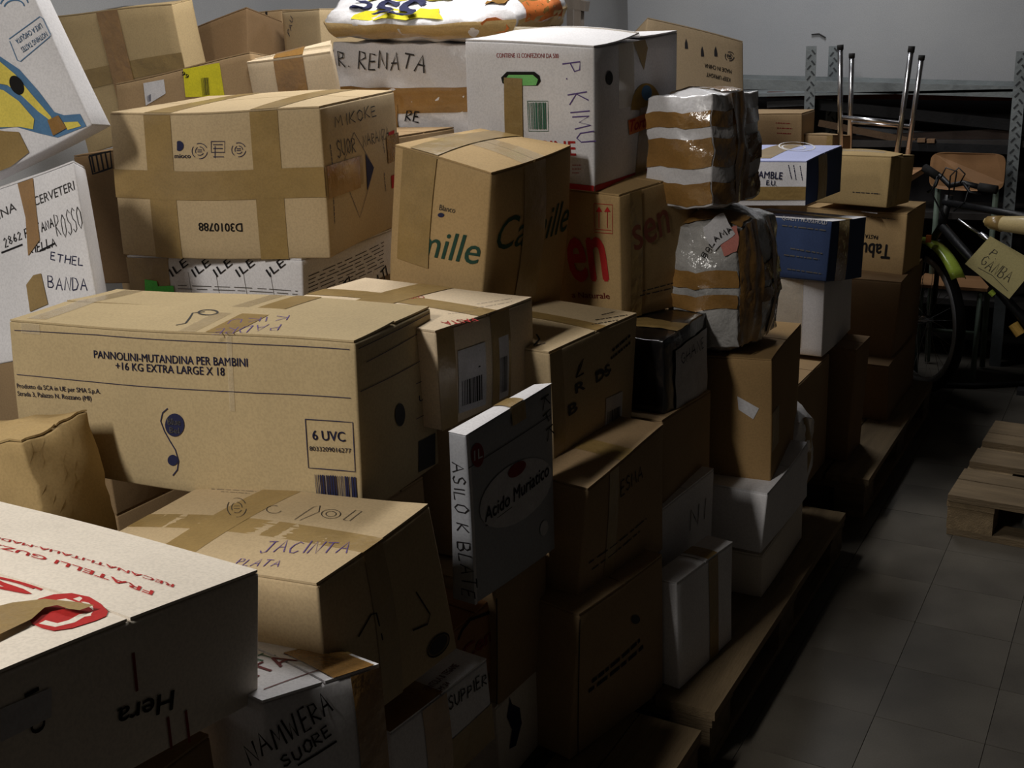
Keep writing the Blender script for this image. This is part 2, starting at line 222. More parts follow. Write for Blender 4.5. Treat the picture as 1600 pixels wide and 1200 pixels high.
 'H12':[[-2.25,2.86,0.15],[-1.65,2.86,0.15],[-2.25,3.25,0.15],[-1.65,3.25,0.15],[-2.25,2.86,0.72],[-1.65,2.86,0.72],[-2.25,3.25,0.72],[-1.65,3.25,0.72]],
 'H12b':[[-2.25,2.9,0.723],[-1.75,2.9,0.723],[-2.25,3.25,0.723],[-1.75,3.25,0.723],[-2.25,2.9,1.275],[-1.75,2.9,1.275],[-2.25,3.25,1.275],[-1.75,3.25,1.275]],
 'H13':[[-3.4,3.08,0.15],[-2.9,3.08,0.15],[-3.4,3.6,0.15],[-2.9,3.6,0.15],[-3.4,3.08,0.83],[-2.9,3.08,0.83],[-3.4,3.6,0.83],[-2.9,3.6,0.83]],
 'H13b':[[-3.4,3.12,0.833],[-2.9,3.12,0.833],[-3.4,3.6,0.833],[-2.9,3.6,0.833],[-3.4,3.12,1.46],[-2.9,3.12,1.46],[-3.4,3.6,1.46],[-2.9,3.6,1.46]],
 'H13c':[[-2.87,3.1,0.15],[-2.3,3.1,0.15],[-2.87,3.7,0.15],[-2.3,3.7,0.15],[-2.87,3.1,0.83],[-2.3,3.1,0.83],[-2.87,3.7,0.83],[-2.3,3.7,0.83]],
 'H13d':[[-2.87,3.14,0.833],[-2.3,3.14,0.833],[-2.87,3.7,0.833],[-2.3,3.7,0.833],[-2.87,3.14,1.46],[-2.3,3.14,1.46],[-2.87,3.7,1.46],[-2.3,3.7,1.46]],
 'H14':[[-1.85,4.12,0.15],[-1.45,4.12,0.15],[-1.85,4.45,0.15],[-1.45,4.45,0.15],[-1.85,4.12,0.7],[-1.45,4.12,0.7],[-1.85,4.45,0.7],[-1.45,4.45,0.7]],
 'H14b':[[-1.85,4.12,0.703],[-1.45,4.12,0.703],[-1.85,4.45,0.703],[-1.45,4.45,0.703],[-1.85,4.12,1.2],[-1.45,4.12,1.2],[-1.85,4.45,1.2],[-1.45,4.45,1.2]],
 'H15':[[-1.75,4.74,0.15],[-0.9,4.74,0.15],[-1.75,5.08,0.15],[-0.9,5.08,0.15],[-1.75,4.74,0.6],[-0.9,4.74,0.6],[-1.75,5.08,0.6],[-0.9,5.08,0.6]],
 'H15b':[[-1.75,4.74,0.603],[-0.95,4.74,0.603],[-1.75,5.08,0.603],[-0.95,5.08,0.603],[-1.75,4.74,0.975],[-0.95,4.74,0.975],[-1.75,5.08,0.975],[-0.95,5.08,0.975]],
 'H16':[[-1.75,2.33,0.15],[-1.37,2.33,0.15],[-1.75,2.7,0.15],[-1.37,2.7,0.15],[-1.75,2.33,0.53],[-1.37,2.33,0.53],[-1.75,2.7,0.53],[-1.37,2.7,0.53]],
 'H16b':[[-1.7,2.33,0.533],[-1.28,2.33,0.533],[-1.7,2.7,0.533],[-1.28,2.7,0.533],[-1.7,2.33,0.92],[-1.28,2.33,0.92],[-1.7,2.7,0.92],[-1.28,2.7,0.92]],
 'H18':[[-1.3,3.2,0.15],[-0.9,3.2,0.15],[-1.3,3.62,0.15],[-0.9,3.62,0.15],[-1.3,3.2,0.54],[-0.9,3.2,0.54],[-1.3,3.62,0.54],[-0.9,3.62,0.54]],
}
NAMES8 = [a+b+c for a in 'BT' for b in 'FB' for c in 'LR']
BOX = {}
def vnoise(p, s=5.0):
    x, y, z = p*s
    return np.array([math.sin(1.7*y+1.3*z+.4*x), math.sin(1.9*z+1.1*x+2.1), math.sin(1.6*x+1.4*y+4.2)])
class BoxGeo:
    def __init__(s, key, bulge=.006, warp=.003, rnd=0.0, crumple=0.0, seed=1):
        s.c = np.array(GEO[key], float); s.bulge = bulge; s.warp = warp; s.rnd = rnd; s.cr = crumple; s.seed = seed
        c = s.c; s.ax = [(c[1::2].mean(0)-c[0::2].mean(0)), (c[[2,3,6,7]].mean(0)-c[[0,1,4,5]].mean(0)), (c[4:].mean(0)-c[:4].mean(0))]
        s.size = [np.linalg.norm(a) for a in s.ax]; s.n = [a/np.linalg.norm(a) for a in s.ax]
    def tri(s, a, b, c):
        w = [(1-c)*(1-b)*(1-a), (1-c)*(1-b)*a, (1-c)*b*(1-a), (1-c)*b*a, c*(1-b)*(1-a), c*(1-b)*a, c*b*(1-a), c*b*a]
        return sum(wi*ci for wi, ci in zip(w, s.c))
    def pos(s, a, b, c, off=0, face=None):
        q = np.array([2*a-1, 2*b-1, 2*c-1])
        if s.rnd:
            x, y, z = np.clip(q, -1, 1)
            sp = np.array([x*math.sqrt(1-y*y/2-z*z/2+y*y*z*z/3), y*math.sqrt(1-x*x/2-z*z/2+x*x*z*z/3), z*math.sqrt(1-x*x/2-y*y/2+x*x*y*y/3)])
            q = q*(1-s.rnd) + sp*s.rnd*1.04
        P = s.tri(*((q+1)/2))
        f = lambda t: max(0, 1-t*t)
        P = P + s.n[0]*s.bulge*q[0]**3*f(q[1])*f(q[2]) + s.n[1]*s.bulge*q[1]**3*f(q[0])*f(q[2]) + s.n[2]*s.bulge*q[2]**3*f(q[0])*f(q[1])
        if s.warp: P = P + vnoise(P + s.seed)*s.warp
        if s.cr: P = P + vnoise(P + s.seed*3, 31)*s.cr + vnoise(P*1.3 + s.seed*7, 67)*s.cr*.5
        if off and face:
            i = {'F': 1, 'B': 1, 'R': 0, 'L': 0, 'T': 2, 'U': 2}[face]; sg = -1 if face in 'FLU' else 1
            P = P + s.n[i]*off*sg
        return P
    def fp(s, face, u, v, off=.0012):
        m = .0
        if face == 'F': return s.pos(u, 0, v, off, face)
        if face == 'R': return s.pos(1, u, v, off, face)
        if face == 'L': return s.pos(0, 1-u, v, off, face)
        if face == 'B': return s.pos(1-u, 1, v, off, face)
        lf = 0
        if s.lift:
            w = v if s.flaps == 'x' else u; o_ = u if s.flaps == 'x' else v; side = 0 if w < .5 else 1
            t = min(1, max(0, (w if side == 0 else 1-w)/.5)); lf = s.lift*t*t*(.6+.4*math.sin(3*o_+side*2))
        return s.pos(u, v, 1, off + (.0037 if s.flaps else 0) + lf, face)
    flaps = False; lift = 0
    def uv(s, face, px, py):
        """where the sight line to a photographed point meets the face: its (u, v) there"""
        u = v = .5; t = np.array([px, py], float)
        for _ in range(14):
            p0 = proj(s.fp(face, u, v)); e = t - p0
            J = np.stack([(proj(s.fp(face, u+.01, v))-p0)/.01, (proj(s.fp(face, u, v+.01))-p0)/.01], 1)
            try: d = np.linalg.solve(J, e)
            except Exception: break
            u = min(1.6, max(-.6, u + d[0])); v = min(1.6, max(-.6, v + d[1]))
        return u, v
def grid_lines(n, L, r=.005):
    e = min(.2, r/L); return [0, e] + [e + (1-2*e)*i/n for i in range(1, n)] + [1-e, 1]
def make_box(key, mat, label, name='cardboard_box', cat='box', flaps='x', bulge=.006, warp=.003, rnd=0, crumple=0, n=11, lift=0.0, group=None, seed=None, edge=.004):
    g = BoxGeo(key, bulge, warp, rnd, crumple, seed if seed is not None else (sum(map(ord, key)) % 17))
    g.flaps = False
    ls = [grid_lines(n, L, edge) for L in g.size]
    V = {}; verts = []; faces = []
    def vid(i, j, k):
        if (i, j, k) in V: return V[i, j, k]
        a, b, c = ls[0][i], ls[1][j], ls[2][k]
        m = [len(l)-1 for l in ls]; ext = [(t == 0 or t == mm) for t, mm in zip((i, j, k), m)]
        if sum(ext) >= 2 and not rnd:
            co = [a, b, c]
            for q in range(3):
                if ext[q]: co[q] += (1 if co[q] < .5 else -1) * .3*edge/g.size[q]
            a, b, c = co
        V[i, j, k] = len(verts); verts.append(g.pos(a, b, c)); return V[i, j, k]
    I, J, K = [len(l)-1 for l in ls]
    for i in range(I):
        for j in range(J):
            faces.append((vid(i, j, K), vid(i+1, j, K), vid(i+1, j+1, K), vid(i, j+1, K)))
            faces.append((vid(i, j+1, 0), vid(i+1, j+1, 0), vid(i+1, j, 0), vid(i, j, 0)))
    for i in range(I):
        for k in range(K):
            faces.append((vid(i, 0, k), vid(i+1, 0, k), vid(i+1, 0, k+1), vid(i, 0, k+1)))
            faces.append((vid(i, J, k+1), vid(i+1, J, k+1), vid(i+1, J, k), vid(i, J, k)))
    for j in range(J):
        for k in range(K):
            faces.append((vid(0, j, k+1), vid(0, j+1, k+1), vid(0, j+1, k), vid(0, j, k)))
            faces.append((vid(I, j, k), vid(I, j+1, k), vid(I, j+1, k+1), vid(I, j, k+1)))
    o = mesh_obj(name, verts, faces, mat, smooth=True)
    tag(o, label, cat, group); g.o = o; BOX[key] = g; g.mat = mat
    if flaps:
        gap = .0025/(g.size[1] if flaps == 'x' else g.size[0])
        for side in (0, 1):
            vv = []; ff = []; nu, nv = 12, 8
            for lay in (0.0006, .0042):
                for i in range(nu+1):
                    for j in range(nv+1):
                        u = .004 + .992*i/nu; t = j/nv
                        w = (.003 + (.497-gap)*t) if side == 0 else (.997 - (.497-gap)*t)
                        a, b = (u, w) if flaps == 'x' else (w, u)
                        lf = lift * (t**2) * (.6 + .4*math.sin(3*u + side*2)) if lift else 0
                        vv.append(g.pos(a, b, 1, lay + lf, 'T'))
            m = (nu+1)*(nv+1); idx = lambda l, i, j: l*m + i*(nv+1) + j
            flip = (side == 1) ^ (flaps != 'x')
            for i in range(nu):
                for j in range(nv):
                    a = (idx(1, i, j), idx(1, i+1, j), idx(1, i+1, j+1), idx(1, i, j+1)); b = (idx(0, i, j+1), idx(0, i+1, j+1), idx(0, i+1, j), idx(0, i, j))
                    ff.append(a[::-1] if flip else a); ff.append(b[::-1] if flip else b)
            for i in range(nu):
                for j in (0, nv):
                    a = (idx(0, i, j), idx(0, i+1, j), idx(1, i+1, j), idx(1, i, j)); ff.append(a if (j == 0) ^ flip else a[::-1])
            for j in range(nv):
                for i in (0, nu):
                    a = (idx(0, i, j), idx(1, i, j), idx(1, i, j+1), idx(0, i, j+1)); ff.append(a if (i == 0) ^ flip else a[::-1])
            mesh_obj('flap', vv, ff, mat, o)
        g.flaps = flaps; g.lift = lift
    return g
# ---- things on the faces of a box: tape, print, labels (all follow the warped surface)
def patch(g, face, quad, off=.0012, nu=8, nv=3):
    """quad = four (u, v) corners on the face, in order"""
    q = [np.array(t, float) for t in quad]; vv = []; ff = []
    for i in range(nu+1):
        for j in range(nv+1):
            a, b = i/nu, j/nv
            p = (q[0]*(1-a)+q[1]*a)*(1-b) + (q[3]*(1-a)+q[2]*a)*b
            vv.append(g.fp(face, p[0], p[1], off))
    for i in range(nu):
        for j in range(nv):
            a = i*(nv+1)+j; ff.append((a, a+nv+1, a+nv+2, a+1))
    return vv, ff
def add(vv, ff, v2, f2):
    n = len(vv); vv.extend(v2); ff.extend(tuple(i+n for i in f) for f in f2)
def tape(key, strips, mat=None, name='tape', off=.0014):
    """strips: (face, u0, v0, u1, v1) rectangles of one tape in face fractions"""
    g = BOX[key]; vv = []; ff = []
    for s_ in strips:
        f, u0, v0, u1, v1 = s_
        add(vv, ff, *patch(g, f, [(u0, v0), (u1, v0), (u1, v1), (u0, v1)], off, 8, 6))
    return mesh_obj(name, vv, ff, mat or M_TAPE, g.o, smooth=True)
def quad(key, face, pts, mat, name='label', off=.0016, nu=6, nv=4, label=None):
    g = BOX[key]; q = [g.uv(face, *p) for p in pts]
    o = mesh_obj(name, *patch(g, face, q, off, nu, nv), mat, g.o, smooth=True)
    if label: o['label'] = label
    return o
def clamp(t): return min(.998, max(.002, t))
def poly(key, face, pts, mat, name='print', off=.0016):
    g = BOX[key]; q = [g.uv(face, *p) for p in pts]
    vv = [g.fp(face, clamp(u), clamp(v), off) for u, v in q]
    bm = bmesh.new(); vs_ = [bm.verts.new(v) for v in vv]; f = bm.faces.new(vs_); bmesh.ops.triangulate(bm, faces=[f])
    bm.verts.index_update(); out = ([np.array(v.co) for v in bm.verts], [tuple(v.index for v in f.verts) for f in bm.faces]); bm.free()
    return mesh_obj(name, out[0], out[1], mat, g.o)
def stroke_mesh(g, face, lines, w, off=.0015):
    """ribbons along (u, v) polylines, w in metres"""
    vv = []; ff = []; su = {'F': 0, 'B': 0, 'T': 0, 'R': 1, 'L': 1}[face]; sv = {'T': 1}.get(face, 2)
    Su, Sv = g.size[su], g.size[sv]
    for ln in lines:
        pts = [np.array([p[0]*Su, p[1]*Sv]) for p in ln]
        den = []
        for a, b in zip(pts[:-1], pts[1:]):
            k = max(1, int(np.linalg.norm(b-a)/.03)); den += [a + (b-a)*i/k for i in range(k)]
        den.append(pts[-1]); n0 = len(vv)
        for i, p in enumerate(den):
            t = den[min(i+1, len(den)-1)] - den[max(i-1, 0)]; L_ = np.linalg.norm(t); t = t/L_ if L_ > 1e-9 else np.array([1., 0])
            nn = np.array([-t[1], t[0]])*w/2
            for s_ in (1, -1):
                q = p + nn*s_; vv.append(g.fp(face, q[0]/Su, q[1]/Sv, off))
        for i in range(len(den)-1):
            a = n0+2*i; ff.append((a, a+1, a+3, a+2))
    return vv, ff
def lines(key, face, pls, mat, w=.002, name='printed_line'):
    g = BOX[key]; return mesh_obj(name, *stroke_mesh(g, face, [[g.uv(face, *p) for p in pl] for pl in pls], w), mat, g.o)
def ell(cx, cy, rx_, ry_, a=0, n=24, a0=0, a1=360):
    a = R(a); return [(cx + rx_*math.cos(R(t))*math.cos(a) - ry_*math.sin(R(t))*math.sin(a), cy + rx_*math.cos(R(t))*math.sin(a) + ry_*math.sin(R(t))*math.cos(a)) for t in [a0 + (a1-a0)*i/n for i in range(n+1)]]
FONT = {'A': [[(0,0),(.4,1),(.8,0)],[(.15,.4),(.65,.4)]], 'B': [[(0,0),(0,1),(.5,.95),(.6,.75),(.45,.55),(0,.5),(.55,.45),(.7,.2),(.5,0),(0,0)]], 'C': [[(.7,.85),(.4,1),(.1,.75),(0,.4),(.2,.05),(.5,0),(.75,.2)]],
'D': [[(0,0),(0,1),(.45,.9),(.7,.5),(.5,.1),(0,0)]], 'E': [[(.6,1),(.05,1),(0,0),(.6,0)],[(0,.5),(.5,.55)]], 'F': [[(.6,1),(.05,1),(0,0)],[(0,.5),(.5,.55)]], 'G': [[(.7,.85),(.4,1),(.05,.7),(.05,.3),(.35,0),(.7,.15),(.7,.45),(.4,.45)]],
'H': [[(0,0),(0,1)],[(.7,0),(.7,1)],[(0,.5),(.7,.55)]], 'I': [[(.2,0),(.2,1)]], 'J': [[(.6,1),(.5,.1),(.2,0),(0,.2)],[(.1,1),(.8,1)]], 'K': [[(0,0),(.05,1)],[(.6,1),(.05,.45),(.65,0)]], 'L': [[(.05,1),(0,0),(.6,.05)]],
'M': [[(0,0),(.1,1),(.4,.35),(.7,1),(.8,0)]], 'N': [[(0,0),(.05,1),(.65,0),(.7,1)]], 'O': [[(.35,1),(.05,.75),(.05,.25),(.35,0),(.65,.25),(.65,.75),(.35,1)]], 'P': [[(0,0),(.05,1),(.55,.9),(.6,.6),(.05,.45)]],
'Q': [[(.35,1),(.05,.75),(.05,.25),(.35,0),(.65,.25),(.65,.75),(.35,1)],[(.4,.3),(.8,-.05)]], 'R': [[(0,0),(.05,1),(.55,.9),(.6,.65),(.05,.45),(.65,0)]], 'S': [[(.6,.85),(.35,1),(.05,.8),(.2,.55),(.55,.4),(.55,.12),(.25,0),(0,.15)]],
'T': [[(0,1),(.8,1)],[(.4,1),(.38,0)]], 'U': [[(0,1),(.02,.25),(.3,0),(.6,.2),(.65,1)]], 'V': [[(0,1),(.3,0),(.65,1)]], 'W': [[(0,1),(.2,0),(.45,.7),(.65,0),(.9,1)]], 'X': [[(0,0),(.6,1)],[(0,1),(.65,0)]], 'Y': [[(0,1),(.35,.5),(.7,1)],[(.35,.5),(.3,0)]], 'Z': [[(0,1),(.6,1),(0,0),(.65,0)]],
'0': [[(.3,1),(.05,.7),(.05,.3),(.3,0),(.55,.3),(.55,.7),(.3,1)]], '1': [[(0,.75),(.25,1),(.25,0)]], '2': [[(.05,.8),(.3,1),(.55,.75),(0,0),(.6,0)]], '6': [[(.5,1),(.1,.5),(.05,.2),(.3,0),(.55,.2),(.45,.45),(.1,.35)]], '8': [[(.3,.5),(.05,.75),(.3,1),(.55,.75),(.3,.5),(.02,.2),(.3,0),(.6,.2),(.3,.5)]],
'.': [[(.05,0),(.1,.06)]], '-': [[(.05,.45),(.5,.5)]], '_': [[(-.2,-.25),(.9,-.2)]], ' ': []}
def frame_of(g, face, p0, p1, pt):
    su = {'F': 0, 'B': 0, 'T': 0, 'R': 1, 'L': 1}[face]; sv = {'T': 1}.get(face, 2); S = np.array([g.size[su], g.size[sv]])
    a, b, t = [np.array(g.uv(face, *p))*S for p in (p0, p1, pt)]
    x = b - a; L_ = np.linalg.norm(x); ex = x/L_; ey = np.array([-ex[1], ex[0]])
    return a, ex, ey, L_, abs((t-a) @ ey), S
def hand(key, face, s_, p0, p1, pt, mat, w=.003, rng=3, name='handwriting'):
    """handwritten capitals between two photographed base points"""
    g = BOX[key]; a, ex, ey, L_, H, S = frame_of(g, face, p0, p1, pt); rd = random.Random(rng + len(s_)); ad = 0; raw = []
    for ch in s_:
        k = FONT.get(ch, []); wd = max([p[0] for l in k for p in l], default=.4) + .3; sk = rd.uniform(-.1, .1); dy = rd.uniform(-.08, .08); sc = rd.uniform(.85, 1.1)
        for l in k: raw.append([(ad + p[0] + sk*p[1], (p[1]*sc + dy)) for p in l])
        ad += wd
    tot = max(.3, ad - .3)
    pl = [[tuple((a + ex*(x/tot*L_) + ey*(y*H))/S) for x, y in l] for l in raw]
    return mesh_obj(name, *stroke_mesh(g, face, pl, w), mat, g.o)
def text(key, face, s_, p0, p1, pt, mat, bold=.0, shear=0, name='lettering', off=.0015, capfrac=.70, mirror=False):
    g = BOX[key]; a, ex, ey, L_, H, S = frame_of(g, face, p0, p1, pt)
    cu = bpy.data.curves.new('t', 'FONT'); cu.body = s_; cu.size = 1; cu.shear = shear; cu.resolution_u = 3
    to = bpy.data.objects.new('t', cu); C.objects.link(to)
    me = bpy.data.meshes.new_from_object(to.evaluated_get(bpy.context.evaluated_depsgraph_get())) if False else None
    bpy.context.view_layer.update(); dg = bpy.context.evaluated_depsgraph_get(); me = bpy.data.meshes.new_from_object(to.evaluated_get(dg))
    co = np.array([v.co[:2] for v in me.vertices]); fs = [tuple(p.vertices) for p in me.polygons]
    bpy.data.objects.remove(to); bpy.data.curves.remove(cu); bpy.data.meshes.remove(me)
    x0, x1 = co[:, 0].min(), co[:, 0].max(); hy = capfrac
    vv = []; nb = len(co)
    if bold:
        d = bold*.55; co = np.concatenate([co + [-d, 0], co + [d, 0], co + [0, d*.7], co + [0, -d*.7]]); fs = [tuple(i + k*nb for i in f) for k in range(4) for f in fs]
    for x, y in co:
        q = (a + ex*((x-x0)/(x1-x0)*L_) + ey*(y/hy*H))/S
        vv.append(g.fp(face, q[0], q[1], off))
    return mesh_obj(name, vv, fs, mat, g.o)
def barcode(key, face, pts, mat, n=22, name='barcode', seed=1):
    g = BOX[key]; q = [np.array(g.uv(face, *p)) for p in pts]; vv = []; ff = []; rd = random.Random(seed); x = 0
    while x < 1:
        w = rd.choice([.4, .7, 1.2])/n
        a, b = x, min(1, x+w); c = [q[0]*(1-a)+q[1]*a, q[0]*(1-b)+q[1]*b, q[3]*(1-b)+q[2]*b, q[3]*(1-a)+q[2]*a]
        add(vv, ff, [g.fp(face, t[0], t[1], .0022) for t in c], [(0, 1, 2, 3)]); x = b + rd.choice([.4, .6, .9])/n
    return mesh_obj(name, vv, ff, mat, g.o)
def scribble(key, face, rows, mat, w=.0015, seed=1, name='small_print'):
    """rows of tiny unreadable print: each row two photographed points"""
    g = BOX[key]; rd = random.Random(seed); pls = []
    for p0, p1 in rows:
        a, b = np.array(g.uv(face, *p0)), np.array(g.uv(face, *p1)); t = 0
        while t < 1:
            e = min(1, t + rd.uniform(.06, .2)); pls.append([tuple(a+(b-a)*t), tuple(a+(b-a)*e)]); t = e + rd.uniform(.02, .05)
    return mesh_obj(name, *stroke_mesh(g, face, pls, w), mat, g.o)
def recycle(key, face, cx, cy, r, mat, w=.0016):
    pls = [ell(cx, cy, r, r, 0, 7, k*120+8, k*120+95) for k in range(3)]
    pls += [ell(cx, cy, r*.55, r*.55, 0, 5, k*120+30, k*120+120) for k in range(3)] + [[(cx-r*.3, cy+r*.1), (cx+r*.3, cy+r*.1)], [(cx-r*.3, cy-r*.15), (cx+r*.3, cy-r*.15)]]
    return lines(key, face, pls, mat, w, 'recycling_mark')
# ---------------------------------------------------------------- room
def shell(name, c, size, mat):
    o = MB().box(c, size).build(name, mat); o['kind'] = 'structure'; return o
M_WALL = surf_mat('wall_plaster', sr(176, 178, 182), .9, .05, 1.2, .12, 30, second=sr(186, 186, 186))
M_CEIL = surf_mat('ceiling_paint', sr(120, 116, 110), .9, .04)
M_FLOORB = surf_mat('floor_joint', sr(44, 40, 36), .9, .1)
M_TILE = surf_mat('terrazzo_tile', sr(74, 69, 62), .5, .16, 3.5, .05, 30, second=sr(86, 81, 73))
shell('floor', (-1, 2.1, -.055), (14, 14.6, .1), M_FLOORB)
shell('ceiling', (-1, 2.1, 3.45), (14, 14.6, .1), M_CEIL)
shell('wall_back', (2.08, 6.45, 1.7), (9.85, .3, 3.5), M_WALL)
shell('wall_back_recess', (-3.32, 6.7, 1.7), (.95, .3, 3.5), M_WALL).name = 'wall_back.001'
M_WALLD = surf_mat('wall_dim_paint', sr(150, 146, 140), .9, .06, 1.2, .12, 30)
shell('wall_left', (-3.8, 1.2, 1.7), (.1, 10.9, 3.5), M_WALL)
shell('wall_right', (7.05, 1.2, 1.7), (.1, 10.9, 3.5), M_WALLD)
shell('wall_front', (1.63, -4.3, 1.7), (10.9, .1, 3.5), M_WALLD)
floor = bpy.data.objects['floor']; fo = floor['_o']
tme = None; rd = random.Random(4); T_ = .2485
for i in range(-5, 8):
    for j in range(-5, 18):
        x, y = -.325 + .25*i, 2.265 + .25*j
        if tme is None:
            mb = MB(); mb.box((0, 0, -.0035), (T_, T_, .007)); me = bpy.data.meshes.new('tile'); me.from_pydata([tuple(v) for v in mb.v], [], mb.f); me.materials.append(M_TILE); tme = me
        o = bpy.data.objects.new('tile', tme); C.objects.link(o); o.parent = floor
        o.location = (x - fo[0], y - fo[1], -.0005*rd.random() - fo[2]); o.rotation_euler.z = rd.choice([0, 1, 2, 3])*math.pi/2
# floor beyond the separately built tiles
for nm, c, sz in (('floor_slab', (4.3, 1.1, -.0045), (5.35, 10.8, .008)), ('floor_slab', (-2.7, 1.1, -.0045), (2.0, 10.8, .008))):
    MB().box(c, sz).build(nm, M_TILE, floor)
crk = MB(); p = at_y(1268, 54, 6.29); q = at_y(1280, 53, 6.29); r_ = at_y(1290, 59, 6.29)
crk.tube([p, q, r_], .004, 5).build('plaster_crack', I_DGREY, bpy.data.objects['wall_back'])
# ---------------------------------------------------------------- pallets
def pallet(x0, y0, lx, ly, label, z=0.0, rot=0, along='y'):
    """boards run along y by default; lx, ly outer size"""
    t = tag(empty('pallet', (x0, y0, z)), label, 'pallet'); t.rotation_euler.z = rot
    rd = random.Random(int(abs(x0*100)+abs(y0*77)))
    def piece(name, c, size, mat):
        mb = MB().box((0, 0, 0), size); o = mb.build(name, mat, origin=(0, 0, 0)); o.parent = t; o.location = (c[0], c[1], c[2]); o.rotation_euler.z = rd.uniform(-.006, .006); return o
    A, B_ = M_WOOD, M_WOODX
    if along == 'x': A, B_ = B_, A
    L_, W_ = (ly, lx) if along == 'y' else (lx, ly)
    def P(name, l, w, z_, sl, sw, sz, mat):   # l along the top boards, w across
        if along == 'y': piece(name, (w, l, z_), (sw, sl, sz), mat)
        else: piece(name, (l, w, z_), (sl, sw, sz), mat)
    n = 5 if W_ < .9 else 7
    for i in range(n):
        bw = .145 if i in (0, n//2, n-1) else .1
        w = bw/2 + (W_-bw)*i/(n-1) if i in (0, n-1) else W_*i/(n-1)
        P('top_board', L_/2, w, .133, L_ - rd.uniform(0, .01), bw, .022, A)
    for i in range(3): P('cross_board', .0725 + (L_-.145)*i/2, W_/2, .111, .145, W_-.01, .021, B_)
    for i in range(3):
        for j in range(3): P('block', .0725 + (L_-.145)*i/2, .06 + (W_-.12)*j/2, .061, .14, .1, .078, B_)
    for j in range(3): P('bottom_board', L_/2, .06 + (W_-.12)*j/2, .011, L_-.01, .1, .021, A)
    return t
pallet(-1.53, .76, .8, 1.2, 'wooden pallet under the nearest boxes along the aisle')
pallet(-1.53, 2.03, .8, 1.2, 'wooden pallet whose bare edge board sticks out under the small white box')
pallet(-1.53, 3.52, .8, 1.2, 'wooden pallet furthest along the aisle beneath the tall brown stack')
pallet(-2.45, .76, .8, 1.2, 'wooden pallet hidden under the nearest boxes on the left')
pallet(-2.45, 2.03, .8, 1.25, 'wooden pallet hidden under the middle left boxes')
pallet(-3.4, 2.3, .8, 1.4, 'wooden pallet hidden under the far left boxes')
pallet(-1.53-.92, 3.75, .8, 1.2, 'wooden pallet hidden behind the middle stacks')
pallet(-3.4, 3.75-.02, .8, .8, 'wooden pallet hidden under the far corner boxes')
p = at_z(1480, 772, .144)
pallet(p[0], p[1], 1.2, .8, 'empty wooden pallet lying alone on the floor at right', rot=R(-3), along='x')
# ---------------------------------------------------------------- boxes, from the floor up
TAN, BR_ = K_TAN, K_BROWN
hidden = [k for k in GEO if k[0] == 'H']
for k in hidden:
    make_box(k, K_BROWN, 'plain brown box buried inside the pile under other boxes', n=2, group='boxes buried in the pile', bulge=.002, warp=.0)
B_ = make_box
B_('A4', K_OFF, 'pale box with a blue bird mark at the bottom of the near stack', bulge=.004)
B_('A2', K_BROWN, 'dark brown box directly beneath the narrow grey box that stands on edge', bulge=.005)
B_('A3', K_RED, 'reddish brown box with a black swoosh, left of the brown box beneath the grey one', bulge=.004)
B_('J2', K_BROWN, 'large dark brown box on the near pallet below the box with a lit top strip')
B_('WB1', K_WHITE, 'small white box with a tape band standing on the bare pallet edge', bulge=.003)
B_('WU', K_WHITE, 'larger white box behind the small white box by the pallet edge', bulge=.004)
B_('WB4', K_OFF, 'off-white box flat on the pallet under the square white box', bulge=.003)
B_('WB2', K_WHITE, 'square white box beneath the upright brown box with a sticker', bulge=.004)
B_('SK', M_WPL, 'white sack with straps bulging beside the white box near the aisle', name='sack', cat='sack', flaps=None, rnd=.5, crumple=.004, n=12, bulge=.02)
B_('K2', K_BROWN, 'dark brown box beneath the black wrapped box', bulge=.004)
B_('J', K_BROWN, 'brown box with only the edge of its top lit, beneath the barcode box', bulge=.006)
B_('BR', card('amber', 154, 124, 82), 'upright brown box with a white sticker under the film wrapped parcel', bulge=.006, lift=.0)
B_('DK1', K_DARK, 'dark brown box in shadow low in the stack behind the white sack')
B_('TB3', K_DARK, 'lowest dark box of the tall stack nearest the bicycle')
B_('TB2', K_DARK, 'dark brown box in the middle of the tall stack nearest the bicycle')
B_('WB3', K_WHITE, 'white box in shadow beneath the dark blue box', bulge=.003)
B_('TB', card('tan_b', 176, 146, 102), 'tan box with upside-down black lettering on the tall stack by the bicycle')
B_('A', K_SILVER, 'narrow silver-grey box standing on edge with an oval acid emblem', flaps=None, bulge=.003)
B_('K', K_TAN, 'tan box with a barcode label standing above the box with a lit top strip')
B_('BK', M_BWRAP, 'box wrapped in black film with a white address sheet', bulge=.006, crumple=.0015, n=12, flaps=None)
B_('BAG', M_FILM, 'plump parcel in crumpled clear film with brown tape bands', name='parcel', cat='parcel', flaps=None, rnd=.42, crumple=.0035, n=16, bulge=.012)
B_('D', K_NAVY, 'dark blue printed box with a pale top under the light blue box', flaps=None, bulge=.003)
B_('S', K_WHITE, 'small white box with brown tape at the bottom of the picture', bulge=.003)
B_('I', K_WHITE, 'white box with marker writing and shiny tape beneath the red-lettered box', bulge=.008)
B_('N', K_TAN, 'tan box with crossed tape and recycling symbols on its top', bulge=.007)
B_('L', K_OLD, 'battered brown box with a split top edge at the left', bulge=.012, crumple=.003, n=10, lift=.006)
B_('G', K_OFF, 'pale box with red upside-down lettering in the lower left corner', bulge=.005)
B_('P', card('buff', 182, 162, 124), 'long buff nappy carton with printed lines across its front', bulge=.005, lift=.006, n=18)
B_('R', K_PALE, 'tan box with a taped pale top behind the nappy carton', bulge=.004)
B_('C', card('camille', 178, 150, 106), 'brown box leaning left with green italic lettering', bulge=.012, warp=.005)
B_('E', card('en', 176, 146, 100), 'tan box with big red letters and an arrows mark beneath the white pasta carton', bulge=.005)
